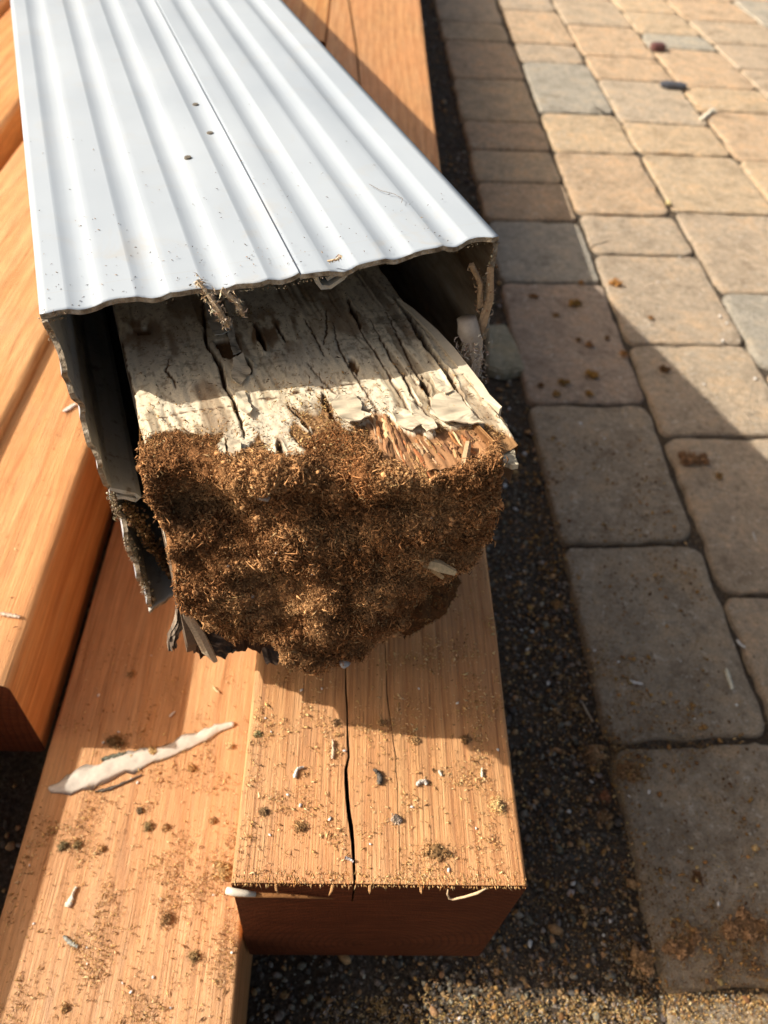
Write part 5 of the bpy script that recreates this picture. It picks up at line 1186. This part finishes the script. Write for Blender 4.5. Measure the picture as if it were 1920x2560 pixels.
strip_thing([(0.0442,0.1554),(0.0458,0.1575),(0.0483,0.1577),(0.0492,0.1560)], [.0008, .0012, .0014, .0008], .1465, 'curl', 'white and grey curl right of the small knot', 'curl', (.60, .54, .46), arch=.0018)
strip_thing([(0.0783,0.1606),(0.0784,0.1632),(0.0787,0.1655)], [.0006, .0007, .0004], .1465, 'paint_chip', 'upright cream dash near the right of the cracked timber', 'paint chip', (.74, .66, .48), arch=.001)
strip_thing([(0.0561,0.1638),(0.0567,0.1623),(0.0572,0.1609)], [.0006, .0008, .0005], .1465, 'paint_chip', 'small white slanted chip between knot and right edge', 'paint chip', (.74, .70, .60), arch=.001)
strip_thing([(0.0084,0.1199),(0.0105,0.1193),(0.0125,0.1180)], [.0008, .0007, .0005], .1468, 'curl', 'white twisted curl at the mouth of the crack near the cut end', 'curl', (.68, .64, .62), arch=.0015)
strip_thing([(0.0325,0.1397),(0.0344,0.1387),(0.0359,0.1373)], [.0014, .0016, .0010], .1465, 'bark_sliver', 'grey oval flake in the middle of the timber towards the cut end', 'bark sliver', (.30, .24, .20), arch=.0014)
strip_thing([(0.3359,0.3351),(0.3355,0.3275),(0.3348,0.3156)], [.0016, .0026, .0018], -.035, 'paint_chip', 'oblong cream chip on the right of the large shaded paver', 'paint chip', (.66, .62, .47), arch=.0015)
strip_thing([(0.2478,0.3210),(0.2534,0.3197),(0.2589,0.3183)], [.0012, .0020, .0010], -.035, 'paint_chip', 'white smear like chip in the middle of the large shaded paver', 'paint chip', (.66, .63, .58), arch=.0008)
strip_thing([(0.2064,0.3037),(0.2088,0.2956),(0.2119,0.2865)], [.0006, .0010, .0007], -.042, 'wood_sliver', 'thin pale stick at the gravel edge above the bushy clump', 'wood sliver', (.46, .38, .27), arch=.001)
strip_thing([(0.3555,0.3654),(0.3572,0.3608),(0.3602,0.3574)], [.0012, .0018, .0010], -.036, 'paint_chip', 'white ragged chip over the joint right of the large shaded paver', 'paint chip', (.66, .64, .60), arch=.0015)
strip_thing([(0.6466,1.5060),(0.6606,1.5251),(0.6761,1.5448),(0.6864,1.5465)], [.0035, .0045, .0045, .0035], -.035, 'paint_chip', 'bent white scrap on the far sunlit pavers', 'paint chip', (.76, .70, .56), arch=.006)
strip_thing([(0.4115,0.4916),(0.4109,0.4848),(0.4107,0.4798)], [.0008, .0012, .0006], -.0355, 'paint_chip', 'white sliver at the joint above the large shaded paver', 'paint chip', (.66, .62, .56), arch=.001)
# white dots: individually the same
def dots(kind_z, pts, label, group, col=(.74, .70, .64), s=.0009):
    proto = None
    for i, (x, y) in enumerate(pts):
        if proto is None:
            V, F = stones(np.array([[0, 0, 0.]]), np.array([s]), np.random.default_rng(5), .7)
            proto = obj('paint_crumb', mesh('paint_crumb', V, F, M_PAINTCHIP, np.tile(col, (len(V), 1)))); o = proto
        else:
            o = proto.copy(); C.objects.link(o)
        o.location = (x, y, kind_z + s * .5); o.rotation_euler.z = i * 1.3; q = .8 + .15 * (i * 7 % 5); o.scale = (q, q * (.8 + .1 * (i % 4)), q)
        o['label'] = label; o['category'] = 'paint crumb'; o['group'] = group
dots(.1463, [(-0.0322,0.1832),(-0.0210,0.1498),(-0.0144,0.1446),(-0.0281,0.1301),(0.0684,0.2024),(0.0729,0.1348),(0.0414,0.1448),(0.0580,0.1150),(-0.0357,0.1908),(-0.0177,0.2080),(-0.0066,0.2092),(0.0068,0.1735),(0.0882,0.1758),(0.0206,0.1265),(0.0005,0.1382),(0.0473,0.2107)], 'one of the tiny white crumbs on the cracked timber', 'tiny white crumbs on the cracked timber')
dots(.0423, [(-0.0953,0.1282),(-0.0804,0.0744),(-0.1216,0.1960),(-0.1262,0.1984),(-0.0511,0.1009),(-0.1290,0.0949),(-0.1407,0.2298),(-0.1598,0.2558),(-0.1303,0.2878),(-0.1490,0.2223),(-0.1743,0.1457),(-0.0650,0.1306),(-0.0921,0.0886),(-0.1309,0.1028),(-0.1026,0.0818),(-0.1080,0.0858),(-0.1630,0.1146)], 'one of the tiny white crumbs on the low flat timber', 'tiny white crumbs on the low flat timber')
dots(-.0350, [(0.4239,0.9387),(0.4938,0.8495),(0.4767,0.8105),(0.4265,0.7209),(0.4947,0.7366),(0.2853,0.6186),(0.2625,0.6416),(0.4901,0.8650),(0.4737,1.0080)], 'one of the small round white crumbs on the pavers', 'small white crumbs on the pavers', s=.0022)
dots(-.0350, [(0.2946,0.2877),(0.3339,0.3013),(0.2420,0.2266),(0.2262,0.2229),(0.2418,0.3389),(0.2975,0.3417),(0.2230,0.3495),(0.2728,0.1479)], 'one of the little white crumbs on the near shaded pavers', 'little white crumbs on the near pavers', s=.0016)
dots(-.0430, [(0.1607,0.4314),(0.1733,0.3721),(0.1801,0.3209),(0.2017,0.2370),(0.1747,0.1630),(0.1962,0.1389),(0.1799,0.2138),(0.1384,0.1244),(0.1642,0.3734),(0.1668,0.3537),(0.2209,0.1174)], 'one of the small pale stones on the dark gravel', 'small pale stones on the dark gravel', (.52, .50, .46), s=.0020)
dots(-.0430, [(0.1871,0.6693),(0.1954,0.5970),(0.1685,0.5481),(0.1759,0.5165),(0.1797,0.7254)], 'one of the pale stones on the gravel right of the rot', 'pale stones on the gravel right of the rot', (.50, .49, .47), s=.0030)

# rubbish on the far pavers
def far_block(c, size, ang, label, name, cat, col, rough=.6, mid=False):
    root_bm = bmesh.new(); bmesh.ops.create_cube(root_bm, size=1)
    bmesh.ops.bevel(root_bm, geom=root_bm.edges[:], offset=.16, segments=3, affect='EDGES')
    for v in root_bm.verts: v.co = Vector((v.co.x * size[0] * (1 + .1 * v.co.y), v.co.y * size[1], v.co.z * size[2] + size[2] / 2))
    me = bpy.data.meshes.new(name); root_bm.to_mesh(me); root_bm.free()
    m, nt, b = new_mat(name + '_surface', rough, .4); b.inputs['Base Color'].default_value = (*col, 1)
    nt.links.new(ramp(nt, noise(nt, coords(nt), 300, 4), [(.3, tuple(c_ * .7 for c_ in col)), (.7, tuple(c_ * 1.25 for c_ in col))]), b.inputs['Base Color'])
    me.materials.append(m); o = obj(name, me, loc=(c[0], c[1], -.0352), label=label, category=cat); o.rotation_euler.z = ang; return o
p = [(0.6321,1.6590),(0.6522,1.8718)]
o = far_block(p[0], (.050, .022, .010), -.05, 'black and grey rubber piece on the far sunlit pavers', 'rubber_piece', 'rubber piece', (.075, .08, .095))
me = o.data.copy(); g = obj('groove', me, o); g.scale = (.03, 1.03, 1.03); g.data.materials.clear(); g.data.materials.append(M_SOIL)
far_block(p[1], (.030, .022, .014), .2, 'dark maroon lump at a joint of the far pavers', 'maroon_lump', 'lump', (.13, .055, .05), .5)
q = [(0.4975,1.1682)][0]
V, F = stones(np.array([[0, 0, .003]]), np.array([.0062]), np.random.default_rng(2), .8)
obj('pebble', mesh('pebble', V, F, M_STONE, np.tile([.62, .50, .24], (len(V), 1))), loc=(q[0], q[1], -.036), label='small yellowish pebble in a joint between sunlit pavers', category='pebble')
# pale stone wedge beside the sleeve
wq = [(.185, .705), (.222, .712), (.240, .665), (.243, .612), (.205, .600), (.180, .625)]
wq = [(0.1736,0.8171),(0.1995,0.8218),(0.2076,0.7828),(0.2120,0.7325),(0.1836,0.7229),(0.1655,0.7327)]
bm = bmesh.new(); vs = [bm.verts.new((x, y, 0)) for x, y in wq]; f = bm.faces.new(vs)
r_ = bmesh.ops.extrude_face_region(bm, geom=[f])
for v in r_['geom']:
    if isinstance(v, bmesh.types.BMVert): v.co.z += .016
bmesh.ops.recalc_face_normals(bm, faces=bm.faces); bmesh.ops.bevel(bm, geom=bm.edges[:], offset=.003, segments=3, affect='EDGES')
me = bpy.data.meshes.new('stone_wedge'); bm.to_mesh(me); bm.free(); me.materials.append(M_PAV)
o = obj('stone_wedge', me, loc=(0, 0, GZ - .001), label='pale yellow stone wedge on the gravel right of the sleeve', category='stone'); o.color = (.52, .47, .32, 1)
# thin hair on the sleeve
V, F = tube([(.147, .060, SH + .0008), (.150, .052, SH + .0008), (.1545, .047, SH + .0008), (.1565, .0415, SH + .0008), (.1545, .038, SH + .0008)], [.00012] * 5, 4)
obj('hair', mesh('hair', V, F, M_FRASS, np.tile([.2, .17, .14], (len(V), 1))), mat4=M4, label='fine dark hair curled on the right of the white sleeve', category='hair')
